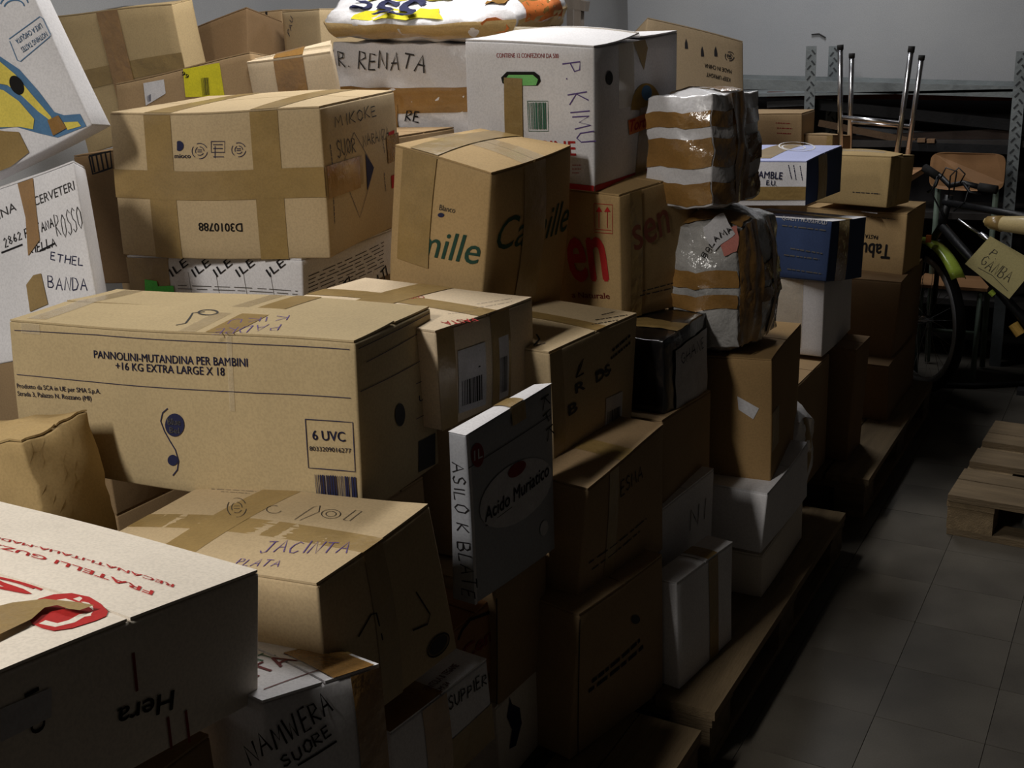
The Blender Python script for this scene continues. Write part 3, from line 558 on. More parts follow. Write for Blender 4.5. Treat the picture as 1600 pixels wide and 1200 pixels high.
B_('W', K_WHITE, 'big white pasta carton with a red bottom stripe and hand holes', bulge=.006, lift=.022)
B_('V', M_WPL, 'tall parcel of white cloth bound with brown tape beside the pasta carton', name='parcel', cat='parcel', flaps=None, rnd=.16, crumple=.003, n=16, bulge=.008)
B_('B', K_BLUE, 'light blue box with a white front stacked on the dark blue box', bulge=.003)
B_('SB', card('tan_c', 176, 150, 104), 'small square tan box on top of the stack beside the bicycle', bulge=.006, lift=.012)
B_('BG1', K_BROWN, 'small brown box seen above the light blue box near the rack', bulge=.003)
B_('BG2', K_BROWN, 'low flat brown box in front of the upturned chair legs', bulge=.002)
B_('BB', card('tan_e', 140, 122, 96), 'tilted brown box with small black symbols behind the pasta carton', bulge=.004)
B_('NI', K_WHITE, 'flat white box with repeated slanting letters and a green tag', bulge=.003)
B_('M', K_TAN, 'tan box with crossed brown tape and four small print symbols', bulge=.006, warp=.004)
B_('CV', K_WHITE, 'tall white box with pen writing at the left edge', bulge=.008)
B_('LW', K_WHITE, 'white box with yellow and blue print leaning in the upper left corner', flaps=None, bulge=.003)
B_('BX2', K_DARK, 'shadowed brown box with a black striped mark left of the taped tan box', bulge=.004)  # shadow over this box is put into its colour by darker cardboard
B_('T1', card('tan_d', 190, 166, 124), 'tan box with wrinkled vertical tape at the upper left', bulge=.005)
B_('T2', K_BROWN, 'brown box with a yellow label behind the tan taped box', bulge=.004)
B_('T3', K_PALE, 'pale tan box with peeling tape beside the lettered white parcel', bulge=.004)
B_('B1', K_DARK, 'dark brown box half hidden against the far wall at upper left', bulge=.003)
B_('B2', K_BROWN, 'brown box with a dark seam behind the pale taped box', bulge=.003)
B_('B3', K_TAN, 'tan box end with small blue writing left of the shop bag', bulge=.003)
B_('RB', M_WPL, 'white plastic wrapped parcel with a name in marker and tape bands', name='parcel', cat='parcel', flaps=None, rnd=.12, crumple=.003, n=14, bulge=.015)
B_('TP', M_WPL, 'glossy white shopping bag bundle with yellow print lying on the white parcel', name='bag_bundle', cat='bag', flaps=None, rnd=.42, crumple=.004, n=16, bulge=.02)
# recolour: printed panels
# ---------- P
lines('P', 'F', [[(22, 516), (150, 523), (400, 538), (546, 546)], [(26, 585), (150, 597), (400, 614), (548, 622)]], I_NAVY, .0013)
text('P', 'F', 'PANNOLINI-MUTANDINA PER BAMBINI', (147, 559), (387, 573), (147, 547), I_NAVY, .018)
text('P', 'F', '+16 KG EXTRA LARGE X 18', (181, 577), (351, 587), (181, 565), I_NAVY, .018)
text('P', 'F', 'Prodotto da SCA in UE per SMA S.p.A.', (27, 606), (157, 615), (27, 599), I_NAVY, .015)
text('P', 'F', 'Strada 3, Palazzo N. Rozzano (MI)', (28, 618), (143, 626), (28, 611), I_NAVY, .015)
poly('P', 'F', ell(273, 664, 15, 18), I_NAVY, 'round_logo'); poly('P', 'F', ell(270, 719, 8, 8.5), I_NAVY, 'round_logo')
lines('P', 'F', [[(262, 638), (254, 645), (251, 658), (257, 674), (266, 690), (274, 703), (279, 720), (277, 734), (270, 743)]], I_NAVY, .0022)
text('P', 'F', 'Blue', (263, 663), (283, 664), (263, 653), I_GREY, .02, off=.0026); text('P', 'F', 'Bel', (266, 676), (281, 677), (266, 667), I_GREY, .02, off=.0026)
lines('P', 'F', [[(477, 655), (551, 660), (555, 737), (482, 731), (477, 655)]], I_NAVY, .0016)
text('P', 'F', '6 UVC', (489, 687), (540, 690), (489, 672), I_NAVY, .03); text('P', 'F', '8033209016277', (484, 704), (549, 708), (484, 697), I_NAVY, .012)
barcode('P', 'F', [(492, 741), (556, 745), (558, 777), (495, 773)], I_NAVY, 26)
lines('P', 'R', [[(560, 545), (672, 489)], [(572, 566), (660, 517)], [(563, 612), (674, 553)], [(650, 600), (680, 585)], [(650, 655), (681, 638)]], I_NAVY, .0013)
poly('P', 'R', ell(625, 648, 8, 18), I_DGREY, 'round_logo'); quad('P', 'R', [(654, 690), (680, 676), (680, 725), (654, 738)][::1], I_DGREY, 'printed_panel')
text('P', 'R', 'UVC', (655, 628), (677, 617), (655, 618), I_NAVY, .02)
lines('P', 'T', [[(275, 508), (290, 505), (297, 496), (301, 489), (320, 487)], ell(325, 488, 15, 4)], I_DGREY, .004)
hand('P', 'T', 'KIKU', (452, 493), (360, 500), (452, 500), I_PURPLE, .0022); hand('P', 'T', 'PADRE', (440, 506), (338, 514), (440, 516), I_PURPLE, .0022)
tape('P', [('T', .04, .05, .10, .98), ('F', .04, .93, .10, 1)], M_CLEAR); tape('P', [('T', .52, .0, .57, 1)], M_CLEAR)
tape('P', [('T', .60, .0, .68, 1)], M_TAPE)
tape('P', [('F', .66, .55, .675, 1)], M_CLEAR)
# ---------- M
tape('M', [('F', .17, 0, .30, 1), ('T', .17, 0, .30, 1)]); tape('M', [('F', .68, 0, .81, 1), ('T', .68, 0, .81, 1)]); 
tape('M', [('F', 0, .42, 1, .62), ('L', 0, .42, 1, .62), ('R', 0, .42, .42, .62)], off=.0019)
recycle('M', 'F', 312, 236, 12, I_NAVY); recycle('M', 'F', 373, 234, 11, I_NAVY); lines('M', 'F', [[(330, 221), (351, 221), (351, 238), (330, 238), (330, 221)], [(333, 226), (348, 226)], [(333, 232), (348, 232)], [(333, 245), (350, 245)], [(336, 228), (336, 247)]], I_NAVY, .0018, 'print_symbol')
poly('M', 'F', ell(280, 228, 7, 8, 0, 14, -120, 120), I_NAVY, 'print_symbol'); text('M', 'F', 'mioco', (273, 247), (298, 247), (273, 240), I_NAVY, .03)
text('M', 'F', 'D3010788', (378, 349), (310, 348), (378, 362), I_BLACK, .03)
hand('M', 'R', 'MIKOKE', (524, 199), (588, 180), (524, 180), I_DGREY, .003); hand('M', 'R', 'SUOR', (528, 246), (556, 236), (528, 218), I_DGREY, .003); hand('M', 'R', 'NARANZA', (568, 230), (608, 214), (568, 212), I_DGREY, .0028)
lines('M', 'R', [[(553, 207), (584, 262), (562, 340), (532, 268), (553, 207)]], I_NAVY, .0016); poly('M', 'R', [(571, 240), (584, 262), (574, 298)], I_NAVY, 'printed_triangle')
quad('M', 'R', [(607, 207), (616, 203), (616, 226), (608, 229)], I_RED, 'printed_square'); quad('M', 'R', [(611, 275), (620, 271), (620, 291), (612, 295)], I_RED, 'printed_square')
scribble('M', 'R', [((516, 226), (520, 262)), ((521, 305), (523, 350)), ((597, 212), (601, 240)), ((600, 270), (603, 300))], I_NAVY, .003, 2)
tape('M', [('R', .02, .40, .38, .62)], M_TAPE2, off=.0025); tape('M', [('R', .78, .5, 1, .7)], M_TAPE2, off=.0025)
# ---------- W
text('W', 'F', 'CONTIENE 12 CONFEZIONI DA 500', (776, 90), (873, 91), (776, 83), I_RED, .012)
poly('W', 'F', [(792, 112), (835, 112), (843, 118), (845, 127), (840, 134), (795, 134), (785, 130), (783, 121)], I_HOLE, 'hand_hole'); poly('W', 'F', [(795, 117), (833, 117), (841, 124), (838, 133), (797, 134), (787, 127)], I_HGREEN, 'hole_liner', off=.0024)
tape('W', [('F', .325, .28, .47, .76)], off=.004); tape('W', [('F', .325, .2, .49, .30)], off=.004)
barcode('W', 'F', [(826, 160), (853, 160), (854, 202), (828, 202)], I_GREEN, 12); lines('W', 'F', [[(824, 158), (856, 158), (857, 205), (826, 205), (824, 158)]], I_GREEN, .0015)
text('W', 'F', 'FETTUCCINE', (754, 241), (900, 243), (754, 219), I_RED, .03)
hand('W', 'F', 'P. KIMU', (879, 100), (903, 224), (907, 98), I_PURPLE, .003)
scribble('W', 'F', [((894, 258), (908, 258)), ((894, 264), (908, 264)), ((894, 270), (905, 270))], I_RED, .002)
g = BOX['W']
for f_ in 'FR':
    mesh_obj('red_stripe', *patch(g, f_, [(0.002, 0.004), (.998, 0.004), (.998, .045), (.002, .045)], .0013), I_RED, g.o)
poly('W', 'R', ell(952, 122, 5.5, 11), I_HOLE, 'hand_hole'); poly('W', 'R', ell(1047, 178, 3, 9), I_HOLE, 'hand_hole')
poly('W', 'R', ell(1010, 172, 24, 42, 0, 20, 180, 360), I_OCHRE, 'logo_arch'); poly('W', 'R', ell(1010, 145, 8, 12), I_BLUE, 'logo_badge', off=.0022)
quad('W', 'R', [(981, 188), (1034, 166), (1035, 190), (983, 211)], I_ORANGE, 'logo_panel', off=.0024); text('W', 'R', 'Tort Bene', (983, 206), (1034, 188), (983, 188), I_RED, .05, .2, off=.003)
tape('W', [('R', .49, 0, .62, .52)], M_TAPE); tape('W', [('T', .0, .46, 1, .54)], M_CLEAR)
poly('W', 'R', [(989, 64), (1008, 58), (1012, 75), (1006, 110)], M_TAPE, 'tape')
tape('W', [('R', .25, .55, .42, 1)], M_CLEAR)
# ---------- E
text('E', 'F', 'en', (893, 437), (950, 437), (893, 376), I_RED, .05, capfrac=.44); lines('E', 'F', [[(928, 318), (957, 320), (957, 365), (929, 363), (928, 318)], [(930, 358), (955, 360)]], I_RED, .0016)
for cx in (936, 949):
    lines('E', 'F', [[(cx, 356), (cx, 325)]], I_RED, .002); poly('E', 'F', [(cx-5, 331), (cx, 323), (cx+5, 331)], I_RED, 'printed_arrow')
text('E', 'F', 'a Naturale', (894, 465), (953, 467), (894, 456), I_DRED, .02); text('E', 'R', 'sen', (992, 392), (1047, 362), (992, 352), ink('faint_red', 132, 74, 56), .02, capfrac=.47)
scribble('E', 'R', [((1004, 455), (1060, 440)), ((1000, 462), (1060, 448))], I_DGREY, .003)
tape('E', [('R', .12, 0, .26, 1)], M_TAPE)
# ---------- C
text('C', 'F', 'mille', (652, 397), (751, 414), (652, 352), I_DKGREEN, .01, .35, capfrac=.72); tape('C', [('F', .10, .32, .46, 1), ('T', .16, 0, .46, 1)], M_TAPE, off=.003)
text('C', 'F', 'Blanco', (686, 328), (711, 333), (686, 319), I_DGREY, .0, .2); poly('C', 'F', ell(689, 336, 5, 3.5), I_NAVY, 'small_logo')
text('C', 'R', 'Camille', (775, 391), (887, 358), (775, 341), I_DKGREEN, .0, .35); tape('C', [('R', .36, 0, .62, 1)], M_TAPE, off=.003)
tape('C', [('T', .0, .35, 1, .62)], M_CLEAR)
# ---------- R
tape('R', [('T', 0, .42, 1, .60)], M_TAPE); tape('R', [('T', .35, 0, .55, 1)], M_TAPE, off=.002)
text('R', 'T', 'CUCINA', (660, 462), (618, 465), (660, 466), I_RED, .01); text('R', 'T', 'PASTA', (738, 497), (688, 503), (738, 503), I_RED, .01); scribble('R', 'T', [((745, 475), (800, 466)), ((740, 482), (800, 471)), ((700, 490), (740, 487))], I_NAVY, .0015)
def shipping_label(key, face, q, seed=1):
    quad(key, face, q, I_LABEL, 'label'); a, b, c, d = [np.array(t, float) for t in q]
    L_ = lambda u, v: tuple((a*(1-u)+b*u)*(1-v) + (d*(1-u)+c*u)*v)
    scribble(key, face, [(L_(.12, t), L_(.85, t)) for t in (.1, .18, .27, .36)], I_BLACK, .003, seed)
    barcode(key, face, [L_(.12, .5), L_(.88, .5), L_(.88, .9), L_(.12, .9)], I_DGREY, 14)
shipping_label('R', 'R', [(715, 549), (758, 534), (759, 632), (717, 646)], 3); quad('R', 'R', [(779, 528), (794, 522), (794, 618), (780, 625)], I_LABEL, 'label'); barcode('R', 'R', [(781, 560), (792, 555), (792, 610), (782, 614)], I_DGREY, 8)
tape('R', [('R', .0, .0, .16, 1)]); tape('R', [('R', .52, .0, .72, 1)])
# ---------- K
tape('K', [('T', 0, .5, 1, .62)]); tape('K', [('R', .0, .0, .12, 1)])
scribble('K', 'T', [((940, 492), (960, 487)), ((930, 500), (980, 492)), ((925, 507), (965, 500)), ((838, 540), (852, 536))], I_BLACK, .004, 5); lines('K', 'T', [[(838, 522), (843, 530), (834, 540)]], I_BLACK, .004)
shipping_label('K', 'R', [(947, 623), (973, 611), (971, 654), (945, 668)], 7)
lines('K', 'R', [[(900, 590), (907, 575), (912, 560), (905, 572), (900, 590), (912, 583)]], I_BLACK, .004); text('K', 'R', 'R', (900, 615), (914, 607), (900, 600), I_DGREY, .05); text('K', 'R', 'DS', (932, 598), (953, 585), (932, 580), I_DGREY, .05); text('K', 'R', 'B', (889, 650), (902, 642), (889, 633), I_DGREY, .05)
scribble('K', 'R', [((930, 585), (955, 578)), ((955, 560), (985, 535)), ((957, 548), (985, 524))], I_BLACK, .006, 8)
# ---------- A
g = BOX['A']; poly('A', 'R', ell(746, 711, 10, 19), I_DRED, 'red_badge'); text('A', 'R', '1L', (740, 720), (753, 714), (740, 704), I_LABEL, .03, off=.0026)
poly('A', 'R', ell(806, 770, 68, 40, -43), I_LABEL, 'oval_panel'); lines('A', 'R', [ell(806, 770, 63, 35, -43)], I_MAROON, .0015); poly('A', 'R', ell(807, 733, 17, 9, -42), I_DRED, 'red_badge', off=.0026)
text('A', 'R', 'Acido Muriatico', (757, 816), (857, 742), (757, 794), I_BLACK, .02, .15, off=.0028); lines('A', 'R', [[(759, 822), (800, 792)], [(731, 732), (861, 648)]], I_BLACK, .0015)
poly('A', 'R', ell(850, 825, 6, 12, 10), I_LABEL, 'small_logo'); lines('A', 'R', [ell(850, 825, 4, 9, 10)], I_MAROON, .0015)
hand('A', 'F', 'ASILO K BLATE', (706, 722), (722, 930), (724, 722), I_BLACK, .0025); hand('A', 'R', 'KPK', (845, 625), (855, 690), (858, 622), I_BLACK, .003)
mesh_obj('edge_trim', *patch(g, 'R', [(0, 0), (.03, 0), (.03, 1), (0, 1)]), I_LABEL, g.o); mesh_obj('lid', *patch(g, 'T', [(0, 0), (1, 0), (1, 1), (0, 1)], .001), K_WHITE, g.o); tape('A', [('T', 0, .5, 1, .66), ('R', .5, .9, .66, 1)], M_TAPE, off=.003)
# ---------- J, J2, A2, A3, A4
tape('J', [('T', 0, .4, 1, .56)]); hand('J', 'R', 'ESMA', (970, 775), (1004, 745), (970, 752), I_BLACK, .0035); tape('J', [('R', .25, 0, .36, 1)]); scribble('J', 'R', [((920, 880), (1010, 810)), ((925, 890), (1000, 830))], I_DGREY, .003)
scribble('J2', 'R', [((925, 1065), (1000, 1000)), ((920, 1080), (1005, 1010))], I_BLACK, .009, 4); poly('J2', 'R', ell(993, 968, 7, 7), I_DGREY, 'printed_mark')
lines('J2', 'R', [[(906, 968), (903, 1180)]], I_BLACK, .003)
lines('A3', 'R', [[(716, 1000), (722, 985), (735, 968), (770, 955)]], I_BLACK, .006); text('A3', 'R', 'Cen', (722, 1035), (768, 1000), (722, 1012), I_DRED, .05)
poly('A4', 'R', [(795, 1072), (800, 1100), (812, 1106), (815, 1130), (806, 1165), (796, 1170), (800, 1140), (792, 1120), (796, 1098)], I_NAVY, 'bird_mark'); lines('A2', 'R', [[(776, 935), (776, 1100)]], I_BLACK, .003)
# ---------- G
text('G', 'T', 'FRATELLI GUZZINI', (247, 926), (-54, 838), (238, 930.5), I_RED, .03, -.25); text('G', 'T', 'RECANATI-ITALIA-MADE', (277, 915), (-8, 838), (271, 918), I_RED, .03, -.25)
poly('G', 'T', [(36, 952), (60, 936), (84, 929), (112, 927), (140, 933), (158, 944), (169, 956), (166, 963), (150, 970), (112, 982), (84, 986), (66, 982), (50, 975)], I_RED, 'red_emblem'); lines('G', 'T', [[(48, 953), (75, 942), (100, 938), (118, 944), (108, 952)], [(66, 972), (88, 977), (112, 971), (128, 962), (150, 958)], [(120, 934), (140, 942), (152, 952)]], K_OFF, .010, 'emblem_curl')
text('G', 'T', 'S', (60, 917), (-30, 895), (46, 932), I_RED, .08)
poly('G', 'T', [(-20, 960), (20, 950), (70, 944), (120, 949), (148, 954), (125, 962), (108, 960), (90, 954), (70, 958), (50, 976), (-20, 1010)], M_TAPE, 'torn_tape', off=.008)
quad('G', 'R', [(0, 1108), (80, 1074), (80, 1120), (0, 1160)], I_LABEL, 'label'); text('G', 'R', '160', (38, 1085), (50, 1150), (62, 1080), I_BLACK, .02); text('G', 'R', 'Hera', (272, 1078), (184, 1108), (272, 1108), I_BLACK, .03)
lines('G', 'R', [[(208, 1020), (214, 1080)], [(262, 1120), (268, 1170)], [(290, 1110), (296, 1160)]], I_DRED, .004)
# ---------- N
tape('N', [('T', 0, .36, 1, .54)], off=.0006); tape('N', [('T', .30, 0, .46, 1)], off=.001); tape('N', [('R', .36, .0, .52, 1)], M_TAPE)
recycle('N', 'T', 370, 793, 15, I_DGREY, .0014); lines('N', 'T', [ell(517, 803, 15, 7), ell(517, 803, 8, 4), [(536, 812), (556, 797), (565, 799), (546, 814), (536, 812)], [(460, 812), (490, 792), (500, 790), (498, 800), (468, 813)], ell(428, 796, 12, 6, 0, 10, 20, 300)], I_DGREY, .0014, 'print_symbol')
scribble('N', 'T', [((330, 764), (400, 768)), ((345, 768), (390, 771))], I_GREY, .0014)
hand('N', 'T', 'JACINTA', (404, 864), (541, 864), (425, 846), I_PURPLE, .0022); hand('N', 'T', 'PLATA', (366, 883), (433, 886), (372, 872), I_PURPLE, .0018)
lines('N', 'R', [[(560, 995), (580, 960), (588, 958), (598, 1000)], [(650, 925), (672, 960), (668, 975), (645, 985)], ell(685, 1008, 12, 22, 40)], I_BLACK, .003); poly('N', 'R', ell(685, 1008, 9, 19, 40), I_DGREY, 'print_stamp')
# ---------- I
text('I', 'T', 'ITALY', (402, 1058), (512, 1018), (398, 1038), I_MAROON, .0); lines('I', 'T', [[(412, 1077), (520, 1040)]], I_MAROON, .002); text('I', 'T', 'N T.', (402, 1037), (432, 1024), (399, 1025), I_GREEN, .0)
tape('I', [('T', .62, .58, 1, .95), ('R', .72, 0, 1, 1)], M_TAPE2, off=.002); tape('I', [('T', .1, .9, .8, 1)], M_TAPE, off=.001)
hand('I', 'R', 'NAMWERA', (392, 1196), (520, 1110), (392, 1158), I_BLACK, .003); hand('I', 'R', 'SUORE', (445, 1200), (518, 1148), (445, 1178), I_BLACK, .003); lines('I', 'R', [[(465, 1196), (526, 1158)]], I_BLACK, .003)
# ---------- S
tape('S', [('T', 0, 0, 1, .52), ('R', .3, .0, .55, 1)], M_TAPE2); text('S', 'T', 'PENTOLA & TEGAME', (670, 1080), (718, 1040), (660, 1076), I_MAROON, .02); text('S', 'T', 'CM 24', (686, 1082), (704, 1068), (680, 1078), I_MAROON, .02)
hand('S', 'R', 'SUPPIERI', (702, 1110), (765, 1065), (702, 1090), I_BLACK, .003); tape('S', [('R', .55, 0, 1, .45)], M_TAPE)
# ---------- BK, K2, BR, WB, WU
quad('BK', 'R', [(1054, 548), (1103, 512), (1103, 612), (1055, 645)], I_LABEL, 'address_sheet', off=.004)
scribble('BK', 'R', [((1060, 556), (1096, 530)), ((1060, 575), (1094, 550)), ((1064, 590), (1096, 568)), ((1062, 606), (1090, 586)), ((1072, 620), (1090, 606))], I_NAVY, .004, 6).name = 'handwriting'
hand('BK', 'R', 'GHANE', (1062, 570), (1098, 543), (1062, 552), I_NAVY, .0026).location.x += .003
tape('BK', [('T', .4, .3, 1, .55)], M_TAPE)
quad('BR', 'F', [(1152, 619), (1186, 638), (1177, 655), (1154, 640)], I_LABEL, 'sticker'); tape('BR', [('R', 0, .3, .2, .6)]); tape('BR', [('T', .55, 0, .7, 1)], M_TAPE2)
tape('WB1', [('T', 0, .55, 1, .72), ('R', .55, 0, .72, 1)], M_TAPE); hand('WU', 'R', 'NI', (1078, 830), (1100, 812), (1076, 802), I_DGREY, .003)
tape('SK', [('F', .55, 0, .7, 1), ('R', .2, 0, .45, 1)], M_TAPE, 'strap')
# ---------- parcels
for z0, z1 in ((.02, .22), (.36, .62), (.72, .86)): tape('V', [('F', 0, z0, 1, z1), ('R', 0, z0, 1, z1), ('B', 0, z0, 1, z1)], M_TAPE2, off=.003)
tape('V', [('R', .38, 0, .62, 1), ('T', .0, .38, 1, .62)], M_TAPE2, off=.005)
for z0, z1 in ((.34, .46), (.52, .66)): tape('BAG', [('F', 0, z0, 1, z1), ('R', 0, z0, 1, z1)], M_TAPE2, off=.004)
tape('BAG', [('R', .0, .0, .35, 1), ('T', 0, .05, 1, .3)], M_TAPE2, off=.006); tape('BAG', [('R', .62, .0, .74, 1)], M_TAPE2, off=.006)
quad('BAG', 'F', [(1100, 355), (1132, 332), (1150, 365), (1118, 392)], I_LABEL, 'paper_slip', off=.006); hand('BAG', 'F', 'BOLAMA', (1103, 402), (1145, 358), (1098, 394), I_BLACK, .003).location.y -= .008
quad('BAG', 'F', [(1122, 365), (1152, 352), (1152, 392), (1132, 400)], ink('pink', 190, 120, 110), 'printed_patch', off=.004)
for z0, z1 in ((.33, .58), (.0, .10)): tape('RB', [('F', 0, z0, 1, z1), ('R', 0, z0, 1, z1)], M_TAPE2, off=.003)
hand('RB', 'F', 'SR. RENATA', (518, 103), (664, 114), (518, 78), I_DGREY, .005).location.y -= .005; hand('RB', 'F', 'RE', (634, 190), (655, 192), (634, 175), I_BLACK, .0048).location.y -= .004; tape('RB', [('F', .40, 0, .47, .42)], M_TAPE2, off=.006)
lines('RB', 'F', [[(640, 202), (655, 200), (668, 207), (676, 214)]], I_BLACK, .006); poly('RB', 'F', [(648, 206), (660, 203), (676, 213), (650, 212)], I_OCHRE, 'printed_patch')
tape('TP', [('F', .0, .0, 1, .55), ('L', 0, 0, 1, .5), ('R', 0, 0, 1, .5)], surf_mat('tape_pale', sr(196, 166, 112), .2, .12, 12, .8, 18, coat=.8), off=.005); tape('TP', [('T', .86, 0, .97, 1), ('R', .1, .5, .4, 1)], M_TAPE2, off=.004)
g = BOX['TP']
mesh_obj('yellow_print', *patch(g, 'T', [(.18, .15), (.66, .10), (.72, .8), (.22, .8)], .004), I_LYEL, g.o, smooth=True)
mesh_obj('yellow_print', *patch(g, 'F', [(.16, .72), (.66, .72), (.64, .99), (.20, .99)], .004), I_LYEL, g.o, smooth=True)
for s_, a_, b_ in (('c', 560, 584), ('S', 592, 625), ('S', 634, 668)):
    text('TP', 'T', s_, (b_, 3), (a_, 3), (b_, 24), I_NAVY, .05, off=.005)
mesh_obj('orange_print', *patch(g, 'R', [(.05, .35), (.55, .35), (.5, .8), (.1, .9)], .006), I_ORANGE, g.o, smooth=True)
poly('TP', 'F', [(752, 36), (762, 28), (776, 26), (790, 32), (797, 44), (790, 50), (765, 50)], I_ORANGE, 'orange_print', off=.008)
# ---------- far right boxes
g = BOX['B']; mesh_obj('front_panel', *patch(g, 'F', [(0, 0), (1, 0), (1, 1), (0, 1)], .0008), K_WHITE, g.o)
tape('B', [('F', 0, .13, 1, .44)], M_TAPE, off=.002); text('B', 'F', 'GAMBLE', (1176, 277), (1222, 280), (1176, 266), I_NAVY, .03, off=.002); text('B', 'F', 'E.U.', (1197, 289), (1213, 290), (1197, 281), I_NAVY, .03, off=.002)
scribble('B', 'F', [((1232, 258), (1237, 280)), ((1240, 258), (1244, 281)), ((1250, 259), (1254, 282))], I_NAVY, .003); tape('B', [('T', .35, .1, .62, 1)], M_TAPE); tape('B', [('R', .3, 0, .55, 1)], M_TAPE)
lines('B', 'T', [ell(1245, 229, 28, 7, 3), ell(1240, 230, 18, 4, 3)], I_WHITE, .006)
mesh_obj('side_panel', *patch(g, 'R', [(0, 0), (1, 0), (1, 1), (0, 1)], .0008), K_NAVY, g.o)
g = BOX['D']; mesh_obj('lid', *patch(g, 'T', [(0, 0), (1, 0), (1, 1), (0, 1)], .001), K_WHITE, g.o); tape('D', [('T', 0, .4, 1, .6)], M_TAPE, off=.002)
text('D', 'F', 'QUALITY HOUSEHOLD', (1222, 343), (1292, 351), (1222, 337), I_WHITE, .02); scribble('D', 'F', [((1222, 352), (1290, 360)), ((1235, 388), (1285, 396)), ((1230, 420), (1285, 428)), ((1225, 398), (1280, 405))], I_GREY, .004, 9)
tape('D', [('R', .2, 0, .5, 1)], M_TAPE2); tape('WB3', [('F', .5, .1, .8, 1)], M_CLEAR)
text('TB', 'F', 'Tabu', (1392, 383), (1347, 379), (1391, 405), I_BLACK, .05); text('TB', 'F', 'PASTA', (1372, 368), (1352, 366), (1372, 374), I_BLACK, .04); scribble('TB', 'F', [((1355, 338), (1402, 343))], I_DGREY, .002)
quad('TB', 'T', [(1346, 329), (1371, 332), (1371, 334), (1346, 331)], I_LABEL, 'label')
tape('SB', [('T', .1, .3, .8, .7)], M_CLEAR); scribble('SB', 'F', [((1332, 300), (1375, 303))], I_DGREY, .003); tape('SB', [('R', .0, .0, .35, 1)], M_TAPE)
scribble('BG1', 'F', [((1212, 192), (1235, 193)), ((1214, 200), (1238, 201)), ((1214, 208), (1236, 209))], I_DRED, .004)
tape('BG2', [('F', .8, 0, 1, 1)], M_TAPE)
# ---------- BB
for cx, cy in ((1072, 68), (1097, 80), (1118, 80)): poly('BB', 'F', [(cx-2, cy+8), (cx+3, cy+8), (cx+2, cy-1), (cx, cy-8), (cx-2, cy-1)], I_BLACK, 'print_symbol')
recycle('BB', 'F', 1140, 88, 7, I_BLACK, .003); text('BB', 'F', 'MADE IN CHINA', (1143, 109), (1101, 99), (1142, 115), I_BLACK, .02); text('BB', 'F', 'KEEP UPRIGHT', (1141, 122), (1104, 113), (1140, 128), I_BLACK, .02)
# ---------- NI
g = BOX['NI']
tape('NI', [('F', 0, 0, .25, 1), ('L', 0, 0, 1, 1)], M_TAPE); 
for x in (278, 313, 347, 382, 430): text('NI', 'F', 'ILE', (x-8, 433), (x+17, 413), (x-13, 420), I_BLACK, .0, off=.002) if x < 440 else 0
for x in (302, 345, 388, 430): lines('NI', 'F', [[(x-8, 425), (x, 470)]], I_GREY, .001)
scribble('NI', 'F', [((278, 446), (465, 455)), ((278, 451), (465, 460)), ((283, 464), (468, 470))], I_GREY, .002)
scribble('NI', 'R', [((482, 432+6*k), (600, 378+6*k)) for k in range(7)], I_DGREY, .002, 12); text('NI', 'R', 'ALTI', (526, 474), (549, 446), (520, 460), I_BLACK, .02); text('NI', 'R', 'ALTI', (584, 456), (606, 430), (580, 440), I_BLACK, .02)
poly('NI', 'F', [(227, 436), (246, 439), (248, 447), (272, 446), (274, 462), (228, 460)], I_LIME, 'green_tag', off=.004)
# ---------- CV
text('CV', 'F', 'CERVETERI', (54, 322), (117, 296), (52, 308), I_DGREY, .0); text('CV', 'F', 'LATINA', (-30, 358), (26, 328), (-33, 345), I_DGREY, .0)
hand('CV', 'F', '2862', (8, 386), (34, 372), (6, 372), I_BLACK, .003); lines('CV', 'F', [[(2, 395), (35, 382)], [(62, 392), (86, 380)]], I_BLACK, .004)
hand('CV', 'F', 'FONTANA', (40, 372), (84, 354), (38, 358), I_BLACK, .003); hand('CV', 'F', 'RIELLA', (46, 396), (88, 384), (44, 382), I_BLACK, .003); hand('CV', 'F', 'ROSSO', (90, 372), (130, 358), (88, 332), I_DGREY, .002)
hand('CV', 'F', 'ETHEL', (79, 406), (129, 416), (80, 393), I_NAVY, .0026); hand('CV', 'F', 'BANDA', (75, 450), (136, 455), (78, 430), I_NAVY, .0026)
poly('CV', 'F', [(26, 278), (50, 270), (62, 375), (44, 400), (40, 340)], M_TAPE2, 'tape', off=.003); poly('CV', 'F', [(41, 445), (52, 430), (64, 427), (75, 475), (47, 487)], M_TAPE, 'tape', off=.003)
# ---------- LW
poly('LW', 'F', [(-30, 85), (0, 88), (30, 108), (60, 142), (85, 175), (100, 180), (125, 178), (135, 197), (90, 215), (60, 208), (25, 198), (-30, 205)], I_BLUE, 'blue_arc')
poly('LW', 'F', [(-30, 95), (0, 96), (24, 116), (52, 150), (80, 182), (84, 192), (60, 174), (35, 150), (12, 133), (-30, 125)], I_YELLOW, 'yellow_arc', off=.0026)
poly('LW', 'F', [(-30, 132), (6, 141), (30, 158), (54, 186), (52, 202), (30, 198), (-30, 200)], I_YELLOW, 'yellow_arc', off=.0026); poly('LW', 'F', [(100, 191), (122, 190), (127, 197), (106, 203)], I_YELLOW, 'yellow_arc', off=.0026)
poly('LW', 'F', ell(27, 133, 10, 16, -28), I_HOLE, 'hand_hole', off=.0036)
lines('LW', 'F', [[(14, 61), (62, 26), (67, 29), (79, 54), (77, 58), (32, 96), (27, 94), (15, 64)]], I_BLUE, .0018); text('LW', 'F', 'NOTHING TASTES', (71, 49), (32, 75), (74, 57), I_BLUE, .015); text('LW', 'F', 'LIKE A CHIQUITA', (63, 36), (23, 62), (66, 44), I_BLUE, .015)
